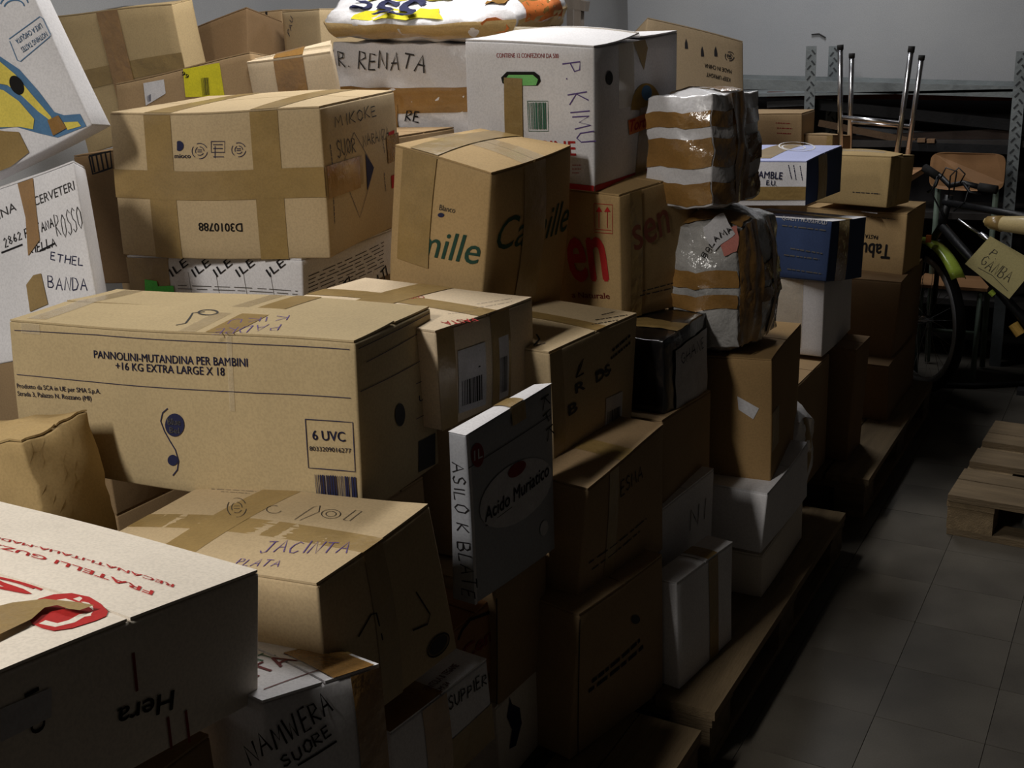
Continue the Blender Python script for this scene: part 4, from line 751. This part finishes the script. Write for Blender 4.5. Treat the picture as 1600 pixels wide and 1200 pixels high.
lines('LW', 'F', [ell(22, 8, 22, 16, -10, 16, 200, 360), ell(22, 12, 16, 12, -10, 16, 200, 360)], I_BLUE, .003); poly('LW', 'F', [(-20, 200), (8, 205), (30, 206), (46, 238), (18, 262), (-20, 275)], M_TAPE, 'tape', off=.003); poly('LW', 'F', [(75, 188), (92, 180), (105, 200), (84, 212)], M_TAPE2, 'tape', off=.004)
# ---------- BX2, T1, T2, T3, B3
lines('BX2', 'F', [[(139, 244), (172, 236), (175, 262), (145, 272), (139, 244)]] + [[(143+7*k, 243-2*k), (148+7*k, 269-2*k)] for k in range(4)], I_BLACK, .006)
tape('T1', [('F', .38, .0, .56, 1), ('T', .38, 0, .56, 1)], M_TAPE2, off=.004); tape('T1', [('F', 0, .46, 1, .60)], M_TAPE, off=.002)
quad('T2', 'F', [(286, 108), (343, 98), (351, 150), (290, 152)], I_LYEL, 'yellow_label'); text('T2', 'F', '66', (296, 118), (286, 111), (291, 122), I_BLACK, .03, off=.0026); barcode('T2', 'F', [(314, 122), (326, 121), (328, 148), (317, 150)], I_BLACK, 10); scribble('T2', 'F', [((298, 108), (306, 148)), ((334, 104), (340, 145)), ((300, 140), (312, 150))], I_DGREY, .002)
quad('T2', 'F', [(224, 130), (256, 124), (259, 146), (228, 165)], I_LABEL, 'label'); barcode('T2', 'F', [(230, 150), (236, 147), (236, 158), (231, 160)], I_NAVY, 6)
tape('T3', [('F', .33, .25, .68, 1), ('T', .33, 0, .68, 1)], M_TAPE2, off=.003); tape('T3', [('T', 0, .3, 1, .6)], M_CLEAR)
hand('B3', 'F', 'PAU', (453, 57), (458, 30), (448, 56), I_NAVY, .003); lines('B2', 'F', [[(416, 18), (420, 70)]], I_BLACK, .01)
# corner shine of wrapped edges is left to the light
# ---------------------------------------------------------------- steel rack at the back
def rot_to(d):
    d = np.array(d, float); return d/np.linalg.norm(d)
rack = tag(empty('storage_rack', (-1.4, 5.6, 0)), 'grey slotted-angle steel rack along the far wall', 'shelf')
YF, YB = 5.55, 5.95
def post(px, py, y):
    p = at_y(px, py, y); h = p[2]; mb = MB(); x = p[0]
    mb.box((x, y, h/2), (.05, .003, h)); mb.box((x-.025, y+.022, h/2), (.003, .045, h)); o = mb.build('post', M_SHELF, rack)
    sl = MB()
    for k in range(int(h/.05)):
        z = .03 + k*.05
        if z > .4: sl.box((x-.008, y-.0022, z), (.008, .002, .026), np.array([[math.cos(.7), 0, math.sin(.7)], [0, 1, 0], [-math.sin(.7), 0, math.cos(.7)]])); sl.box((x+.011, y-.0022, z+.022), (.008, .002, .026), np.array([[math.cos(.7), 0, -math.sin(.7)], [0, 1, 0], [math.sin(.7), 0, math.cos(.7)]]))
    sl.build('slots', M_SLOT, o, kind='stuff')
    return x, h
xl, hl = post(1268, 72, YF); xl2, h2 = post(1303, 72, YB); xr, hr = post(1598, 80, YF); post(1760, 90, YB)
for (za, zb) in ((at_y(1262, 128, YF)[2], at_y(1585, 137, YF)[2]),):
    for y in (YF+.01, YB):
        mb = MB(); x0, x1 = -2.6, 1.2
        sl_ = (zb-za)/(xr-xl); c = ((x0+x1)/2, y, za + sl_*((x0+x1)/2-xl) - .02); a = math.atan(sl_)
        mb.box(c, (x1-x0, .02, .05), np.array([[math.cos(a), 0, -math.sin(a)], [0, 1, 0], [math.sin(a), 0, math.cos(a)]])); mb.build('beam', M_SHELF, rack)
    MB().box((-.7, (YF+YB)/2, za-.06), (3.8, .4, .012)).build('shelf_board', M_SHELF, rack)
for z in (1.06, .72, .30): MB().box((-.7, (YF+YB)/2+.01, z), (3.8, .38, .03)).build('shelf_board', surf_mat('dark_board', sr(62, 58, 56), .8, .2), rack)
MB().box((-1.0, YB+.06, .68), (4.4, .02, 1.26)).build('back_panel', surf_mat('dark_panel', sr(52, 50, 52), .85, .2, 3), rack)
# long timbers and bars lying on the rack
rd = random.Random(9)
cols = [('dark_timber', sr(58, 46, 40)), ('grey_bar', sr(86, 88, 92)), ('brown_timber', sr(98, 76, 56)), ('black_bar', sr(28, 28, 30)), ('rusty_bar', sr(96, 52, 42))]
def bar(p0, p1, w, h, col, label, cat='timber', nm='timber'):
    p0 = np.array(p0, float); p1 = np.array(p1, float); d = p1-p0; L_ = np.linalg.norm(d); ex = d/L_; ey = np.cross([0, 0, 1], ex); ey /= np.linalg.norm(ey); ez = np.cross(ex, ey)
    mb = MB().box((p0+p1)/2, (L_, w, h), np.stack([ex, ey, ez], 1)); tag(mb.build(nm, surf_mat(*col, .7, .2, 8, .2)), label, cat, 'timbers and bars on the rack')
def pt(px, py, y): return at_y(px, py, y)
bar(pt(1275, 163, 5.64), pt(1590, 196, 5.64), .03, .05, cols[3], 'long dark bar sloping down to the right across the rack')
bar(pt(1200, 148, 5.72), pt(1590, 152, 5.72), .04, .03, cols[4], 'rust red bar just below the top beam of the rack')
bar(pt(1280, 192, 5.60), pt(1430, 222, 5.60), .03, .03, cols[2], 'brown timber lying behind the upturned chrome legs')
bar(pt(1300, 222, 5.68), pt(1590, 208, 5.68), .05, .05, cols[0], 'dark timber rising to the right on the rack')
bar(pt(1340, 204, 5.75), pt(1585, 222, 5.75), .04, .04, cols[1], 'grey bar crossing behind the chrome chair legs')
bar(pt(1200, 176, 5.70), pt(1262, 176, 5.70), .05, .07, cols[0], 'short dark timber left of the rack post')
bar(pt(1420, 228, 5.58), pt(1590, 234, 5.58), .05, .04, cols[3], 'black bar low on the rack above the school chair')
bar(pt(1200, 163, 5.66), pt(1262, 160, 5.66), .04, .03, cols[1], 'short grey bar left of the rack post')
for i, (px, py) in enumerate([(1440, 219), (1455, 220)]):
    tag(MB().box(pt(px, py, 5.56), (.035, .03, .018)).build('wood_offcut', surf_mat('offcut', sr(140, 110, 84), .8)), ['pale wood offcut on the rack, the left one of two', 'pale wood offcut on the rack, the right one of two'][i], 'offcut')
# ---------------------------------------------------------------- upturned chrome chair
def tubeo(name, pts, r, mat, parent, seg=12): return MB().tube(pts, r, seg).build(name, mat, parent, smooth=True)
yA, yB_ = 4.78, 5.02
zb_ = .98
L0 = [pt(1313, 74, yA), pt(1313, 205, yA)]; L1 = [pt(1331, 87, yB_), pt(1328, 210, yB_)]; L2 = [pt(1424, 77, yA), pt(1402, 236, yA)]; L3 = [pt(1440, 90, yB_), pt(1422, 215, yB_)]
chair = tag(empty('metal_chair', (-1.0, 4.9, zb_)), 'upside-down chair with bright chrome legs pointing up by the rack', 'chair')
for a, b in (L0, L1, L2, L3):
    k = (zb_+.03-b[2])/(a[2]-b[2]); e = b + (a-b)*k
    o = tubeo('leg', [a, (a+b)/2, e], .0115, M_CHROME, chair); MB().tube([a + (a-b)*.03, a-(a-b)*.03], .0135, 12).build('foot_cap', M_RUBBER, o, smooth=True)
def lerp(L_, t): return L_[0] + (L_[1]-L_[0])*t
tubeo('stretcher', [lerp(L0, .83), lerp(L2, .72)], .009, M_CHROME, chair); tubeo('stretcher', [lerp(L1, .84), lerp(L3, .86)], .009, M_CHROME, chair)
MB().box(((L0[1][0]+L2[1][0])/2, (yA+yB_)/2, zb_+.015), (.36, .34, .025)).build('seat', M_PLY, chair)
# ---------------------------------------------------------------- wooden trestle behind the pasta carton
tr = tag(empty('wooden_stool', (-2.2, 5.5, 0)), 'upturned greyish wooden stool near the far wall behind the pasta carton', 'stool')
MW = surf_mat('grey_wood', sr(128, 118, 108), .8, .15, 5, .2, stretch=(6, 6, .7)); yS = 4.9
def barp(name, a, b, w, d, mat, parent):
    a = np.array(a); b = np.array(b); v = b-a; L_ = np.linalg.norm(v); ez = v/L_; ex = np.cross([0, 1, 0], ez); ex /= np.linalg.norm(ex); ey = np.cross(ez, ex)
    MB().box((a+b)/2, (w, d, L_), np.stack([ex, ey, ez], 1)).build(name, mat, parent)
barp('rail', pt(848, -2, yS), pt(918, 10, yS), .045, .04, MW, tr)
barp('leg', pt(822, -45, yS), pt(838, 260, yS), .035, .035, MW, tr); barp('leg', pt(906, -45, yS), pt(902, 260, yS), .035, .035, MW, tr)
barp('leg', pt(842, -45, yS+.3), pt(838, 260, yS+.3), .035, .035, MW, tr); barp('leg', pt(892, -45, yS+.3), pt(895, 260, yS+.3), .035, .035, MW, tr)
e = pt(865, 262, yS+.15); MB().box(e, (.36, .42, .04)).build('seat', MW, tr)
st = MB().box((e[0], e[1], (e[2]-.02)/2), (.4, .44, e[2]-.02)).build('storage_crate', K_DARK); tag(st, 'tall dark crate hidden behind the pile carrying the wooden stool', 'crate')
# ---------------------------------------------------------------- school chair
sc = tag(empty('school_chair', (-.5, 5.35, 0)), 'school chair with a varnished plywood back and grey-green frame behind the bicycle', 'chair')
a = pt(1455, 238, 5.42); b = pt(1568, 298, 5.42); w = b[0]-a[0]; h = a[2]-b[2]; cx, cz = (a[0]+b[0])/2, (a[2]+b[2])/2
bm = bmesh.new(); vs_ = []
for k in range(40):
    t = 2*math.pi*k/40; sx = math.copysign(abs(math.cos(t))**.35, math.cos(t)); sz = math.copysign(abs(math.sin(t))**.35, math.sin(t)); vs_.append((cx + sx*w/2, sz*h/2 + cz))
vv = []; ff = []
for dy in (-.007, .007):
    for x, z in vs_: vv.append((x, 5.42 + dy + .25*(x-cx)**2*0 - .02*math.cos((x-cx)/w*math.pi), z - .02*(x-cx)))
ff = [tuple(range(40)), tuple(range(79, 39, -1))] + [((i+1) % 40, i, 40+i, 40+(i+1) % 40) for i in range(40)]; bm.free()
mesh_obj('backrest', vv, ff, M_PLY, sc)
M_GG = surf_mat('frame_green', sr(108, 122, 108), .5, .1)
for x in (cx-w/2+.035, cx+w/2-.035):
    tubeo('leg', [(x, 5.46, cz-.02), (x, 5.44, .46), (x, 5.49, .01)], .013, M_GG, sc); tubeo('leg', [(x, 5.43, .44), (x, 5.2, .43), (x, 5.17, .01)], .012, M_GG, sc)
MB().box((cx, 5.31, .455), (w-.01, .26, .014)).build('seat', M_PLY, sc); tubeo('stretcher', [(cx-w/2+.035, 5.19, .25), (cx+w/2-.035, 5.19, .25)], .009, M_GG, sc)
# ---------------------------------------------------------------- bicycle
WR = .33
yW = 5.03; fc = pt(1441, 499, yW); fc[2] = WR + .005
bike = tag(empty('bicycle', (fc[0], fc[1], 0)), 'black bicycle with a lime green mudguard leaning behind the stacks', 'bicycle')
def wheel(c, ang, parent):
    ex = np.array([math.cos(ang), math.sin(ang), 0]); ez = np.array([0, 0, 1.]); n = np.cross(ex, ez)
    P = lambda r, t, off=0: np.array(c) + ex*r*math.cos(t) + ez*r*math.sin(t) + n*off
    def ring(r, rt, mat, nm, par, N=56): 
        mb = MB(); pts = [P(r, 2*math.pi*i/N) for i in range(N)]; seg = 8; vv = []; ff = []
        for i in range(N):
            t = 2*math.pi*i/N; d = ex*math.cos(t) + ez*math.sin(t)
            for j in range(seg):
                a_ = 2*math.pi*j/seg; vv.append(P(r, t) + d*rt*math.cos(a_) + n*rt*math.sin(a_))
        for i in range(N):
            for j in range(seg): ff.append((i*seg+j, ((i+1) % N)*seg+j, ((i+1) % N)*seg+(j+1) % seg, i*seg+(j+1) % seg))
        return mesh_obj(nm, vv, ff, mat, par, smooth=True)
    w_ = ring(WR-.02, .019, M_RUBBER, 'tyre', parent); ring(WR-.052, .017, surf_mat('rim_alloy', sr(214, 216, 220), .4, .05, metal=.2), 'rim', w_)
    hb = MB().tube([np.array(c) - n*.045, np.array(c) + n*.045], .018, 12).build('hub', M_CHROME, w_, smooth=True)
    for k in range(28):
        t = 2*math.pi*k/28; s_ = .03 if k % 2 else -.03; MB().tube([np.array(c) + n*s_, P(WR-.05, t)], .0011, 4).build('spoke', M_CHROME, w_)
    return P, n, ex
ang = math.radians(-50); P, n_, ex_ = wheel(fc, ang, bike)
back = np.array([math.cos(R(-22)), math.sin(R(-22)), 0]); fc = np.array(fc)
hd = fc + np.array([.10, -.04, .47]); ht = fc + np.array([.13, -.05, .60]); ht = pt(1483, 305, 4.93); hd = ht + np.array([-.02, 0, -.13])
# fork, mudguard
crown = np.array([fc[0]+.02, fc[1], fc[2]+WR+.05])
for s_ in (-1, 1): tubeo('fork_blade', [fc + n_*.05*s_, fc + n_*.045*s_ + np.array([.01, 0, .2]), crown + n_*.035*s_ + np.array([.0, 0, -.02])], .011, M_BLACK, bike)
tubeo('steerer', [crown + np.array([0, 0, -.02]), hd, ht], .017, M_BLACK, bike)
vv = []; ff = []; N = 22
for i in range(N+1):
    t = math.radians(42 + 150*i/N)
    for j in range(7):
        a_ = -1 + 2*j/6; rr = WR + .022 + .016*math.sqrt(max(0, 1-a_*a_)); vv.append(P(rr, t, a_*.032))
for i in range(N):
    for j in range(6): a_ = i*7+j; ff.append((a_, a_+1, a_+8, a_+7))
mg = mesh_obj('mudguard', vv, ff, M_GREEN, bike, smooth=True); sm = mg.modifiers.new('s', 'SOLIDIFY'); sm.thickness = .003
# frame
bb = pt(1640, 545, 4.75); seat_t = pt(1700, 330, 4.68)
top0 = hd + np.array([.0, 0, .10])
tubeo('down_tube', [hd, bb], .019, M_BLACK, bike); tubeo('top_tube', [top0, seat_t + np.array([0, 0, -.06])], .015, M_BLACK, bike); tubeo('seat_tube', [bb, seat_t + np.array([0, 0, .05])], .016, M_BLACK, bike)
rc = pt(1790, 575, 4.62); rc[2] = WR + .005
wheel(rc, math.atan2(rc[1]-bb[1], rc[0]-bb[0]), bike)
for s_ in (-.05, .05): tubeo('chain_stay', [bb, rc + np.array([0, s_, 0])], .009, M_BLACK, bike); tubeo('seat_stay', [seat_t, rc + np.array([0, s_, 0])], .008, M_BLACK, bike)
MB().box(seat_t + np.array([.02, 0, .09]), (.24, .13, .05)).build('saddle', M_BLACK, bike)
tubeo('crank', [bb + np.array([0, -.07, 0]), bb + np.array([-.05, -.07, -.16])], .009, M_CHROME, bike); MB().tube([bb + np.array([0, -.045, 0]), bb + np.array([0, -.055, 0])], .08, 24).build('chainring', M_CHROME, bike)
MB().box(bb + np.array([-.05, -.1, -.16]), (.09, .06, .02)).build('pedal', M_BLACK, bike)
d_ = (bb-hd)/np.linalg.norm(bb-hd); s0 = hd + d_*.42*np.linalg.norm(bb-hd)
MB().tube([pt(1583, 506, 4.79), pt(1595, 523, 4.78)], .021, 12).build('yellow_sticker', I_OCHRE, bike)
poly_ = MB().tube([pt(1547, 455, 4.82), pt(1553, 461, 4.82)], .012, 8).build('green_clip', M_GREEN, bike)
# handlebar
hb0, hb1 = pt(1455, 268, 5.0), pt(1530, 292, 4.88); stem = ht + np.array([0, 0, .04])
tubeo('handlebar', [hb0, pt(1470, 276, 4.97), stem, pt(1505, 286, 4.9), hb1], .0115, M_BLACK, bike); tubeo('grip', [hb0 + np.array([-.03, .01, .015]), hb0 + (stem-hb0)*.35], .018, M_RUBBER, bike); tubeo('grip', [hb1, hb1 + np.array([.07, -.02, -.008])], .018, M_RUBBER, bike)
tubeo('brake_lever', [hb0 + (stem-hb0)*.4, pt(1462, 290, 4.95), pt(1450, 300, 4.97)], .006, M_BLACK, bike); tubeo('brake_lever', [pt(1505, 286, 4.88), pt(1515, 300, 4.86), pt(1532, 304, 4.86)], .006, M_BLACK, bike)
for k, q in enumerate([[(1470, 278), (1478, 262), (1495, 268), (1490, 300)], [(1500, 286), (1508, 272), (1498, 262), (1485, 275), (1482, 310)], [(1465, 275), (1455, 300), (1470, 330), (1478, 350)], [(1515, 290), (1508, 315), (1490, 330)]]):
    tubeo('cable', [pt(x, y, 4.88) for x, y in q], .0035, M_BLACK, bike, 6)
tubeo('frame_pump', [pt(1497, 343, 4.80), pt(1533, 367, 4.78)], .006, M_CHROME, bike); tubeo('frame_pump', [pt(1531, 365, 4.78), pt(1556, 382, 4.77)], .011, M_CHROME, bike)
MB().box(pt(1451, 373, 4.9), (.02, .02, .03)).build('reflector', I_ORANGE, bike); 
# ---------------------------------------------------------------- card sign, paper roll
q4 = [pt(1508, 412, 4.74), pt(1577, 467, 4.74), pt(1622, 412, 4.74), pt(1547, 369, 4.74)]
vv = [t + np.array([0, dy, 0]) for dy in (-.003, .003) for t in q4]
ff = [(0, 1, 2, 3), (7, 6, 5, 4), (1, 0, 4, 5), (2, 1, 5, 6), (3, 2, 6, 7), (0, 3, 7, 4)]
csn = tag(mesh_obj('card_sign', vv, ff, card('sign', 190, 178, 126)), 'small cardboard sign with a pencilled name hanging on the bicycle', 'sign')
GEO['SG'] = [q4[0]+[0, -.003, 0], q4[1]+[0, -.003, 0], q4[0]+[0, .003, 0], q4[1]+[0, .003, 0], q4[3]+[0, -.003, 0], q4[2]+[0, -.003, 0], q4[3]+[0, .003, 0], q4[2]+[0, .003, 0]]
g = BoxGeo('SG', 0, 0); g.o = csn; BOX['SG'] = g
hand('SG', 'F', 'P.', (1545, 398), (1555, 405), (1550, 388), I_DGREY, .003); hand('SG', 'F', 'GANBA', (1530, 412), (1574, 442), (1538, 396), I_DGREY, .0028); lines('SG', 'F', [[(1528, 418), (1550, 430), (1575, 455)]], I_DGREY, .002)
rl = MB().tube([pt(1537, 344, 4.7), pt(1548, 348, 4.7), pt(1600, 352, 4.62), pt(1760, 366, 4.5)], [.008, .026, .036, .05], 20).build('paper_roll', surf_mat('kraft_roll', sr(190, 170, 122), .5, .08, coat=.3), smooth=True)
tag(rl, 'long tapered roll of kraft paper resting across the bicycle at right', 'roll'); MB().tube([pt(1543, 346.2, 4.7), pt(1566, 349.5, 4.67)], [.022, .0325], 20).build('tape_band', M_TAPE, rl, smooth=True)
# cable coil on the floor by the rack
cb = [at_z(px, py, .012) for px, py in ((1425, 603), (1470, 601), (1520, 603), (1560, 601), (1600, 599), (1680, 596))]
tag(MB().tube(cb, .012, 8).build('hose', M_RUBBER, smooth=True), 'black hose lying on the floor beneath the bicycle', 'hose')
cb = [at_z(px, py, .012) for px, py in ((1430, 611), (1480, 612), (1530, 608), (1600, 606), (1680, 603))]
# light fixture of the ceiling lamp
lf = tag(empty('ceiling_lamp', (-1.9, 2.7, 2.98)), 'fluorescent ceiling fitting above the pile', 'lamp'); MB().box((-1.9, 2.7, 3.0), (.26, 1.2, .06)).build('housing', K_WHITE, lf); MB().box((-1.9, 2.7, 3.215), (.05, .05, .37)).build('hanger', K_WHITE, lf)
lf = tag(empty('ceiling_lamp', (-1.6, 5.0, 2.98)), 'fluorescent ceiling fitting near the far wall', 'lamp'); MB().box((-1.6, 5.0, 3.0), (.26, 1.2, .06)).build('housing', K_WHITE, lf); MB().box((-1.6, 5.0, 3.215), (.05, .05, .37)).build('hanger', K_WHITE, lf)
dl = at_z(1310, 1160, .003); dl2 = at_z(1345, 1198, .003)
lf = tag(empty('ceiling_lamp', (-1.62, -.8, 2.98)), 'fluorescent ceiling fitting nearest the camera', 'lamp'); MB().box((-1.62, -.8, 3.0), (.26, 1.2, .06)).build('housing', K_WHITE, lf); MB().box((-1.62, -.8, 3.215), (.05, .05, .37)).build('hanger', K_WHITE, lf)
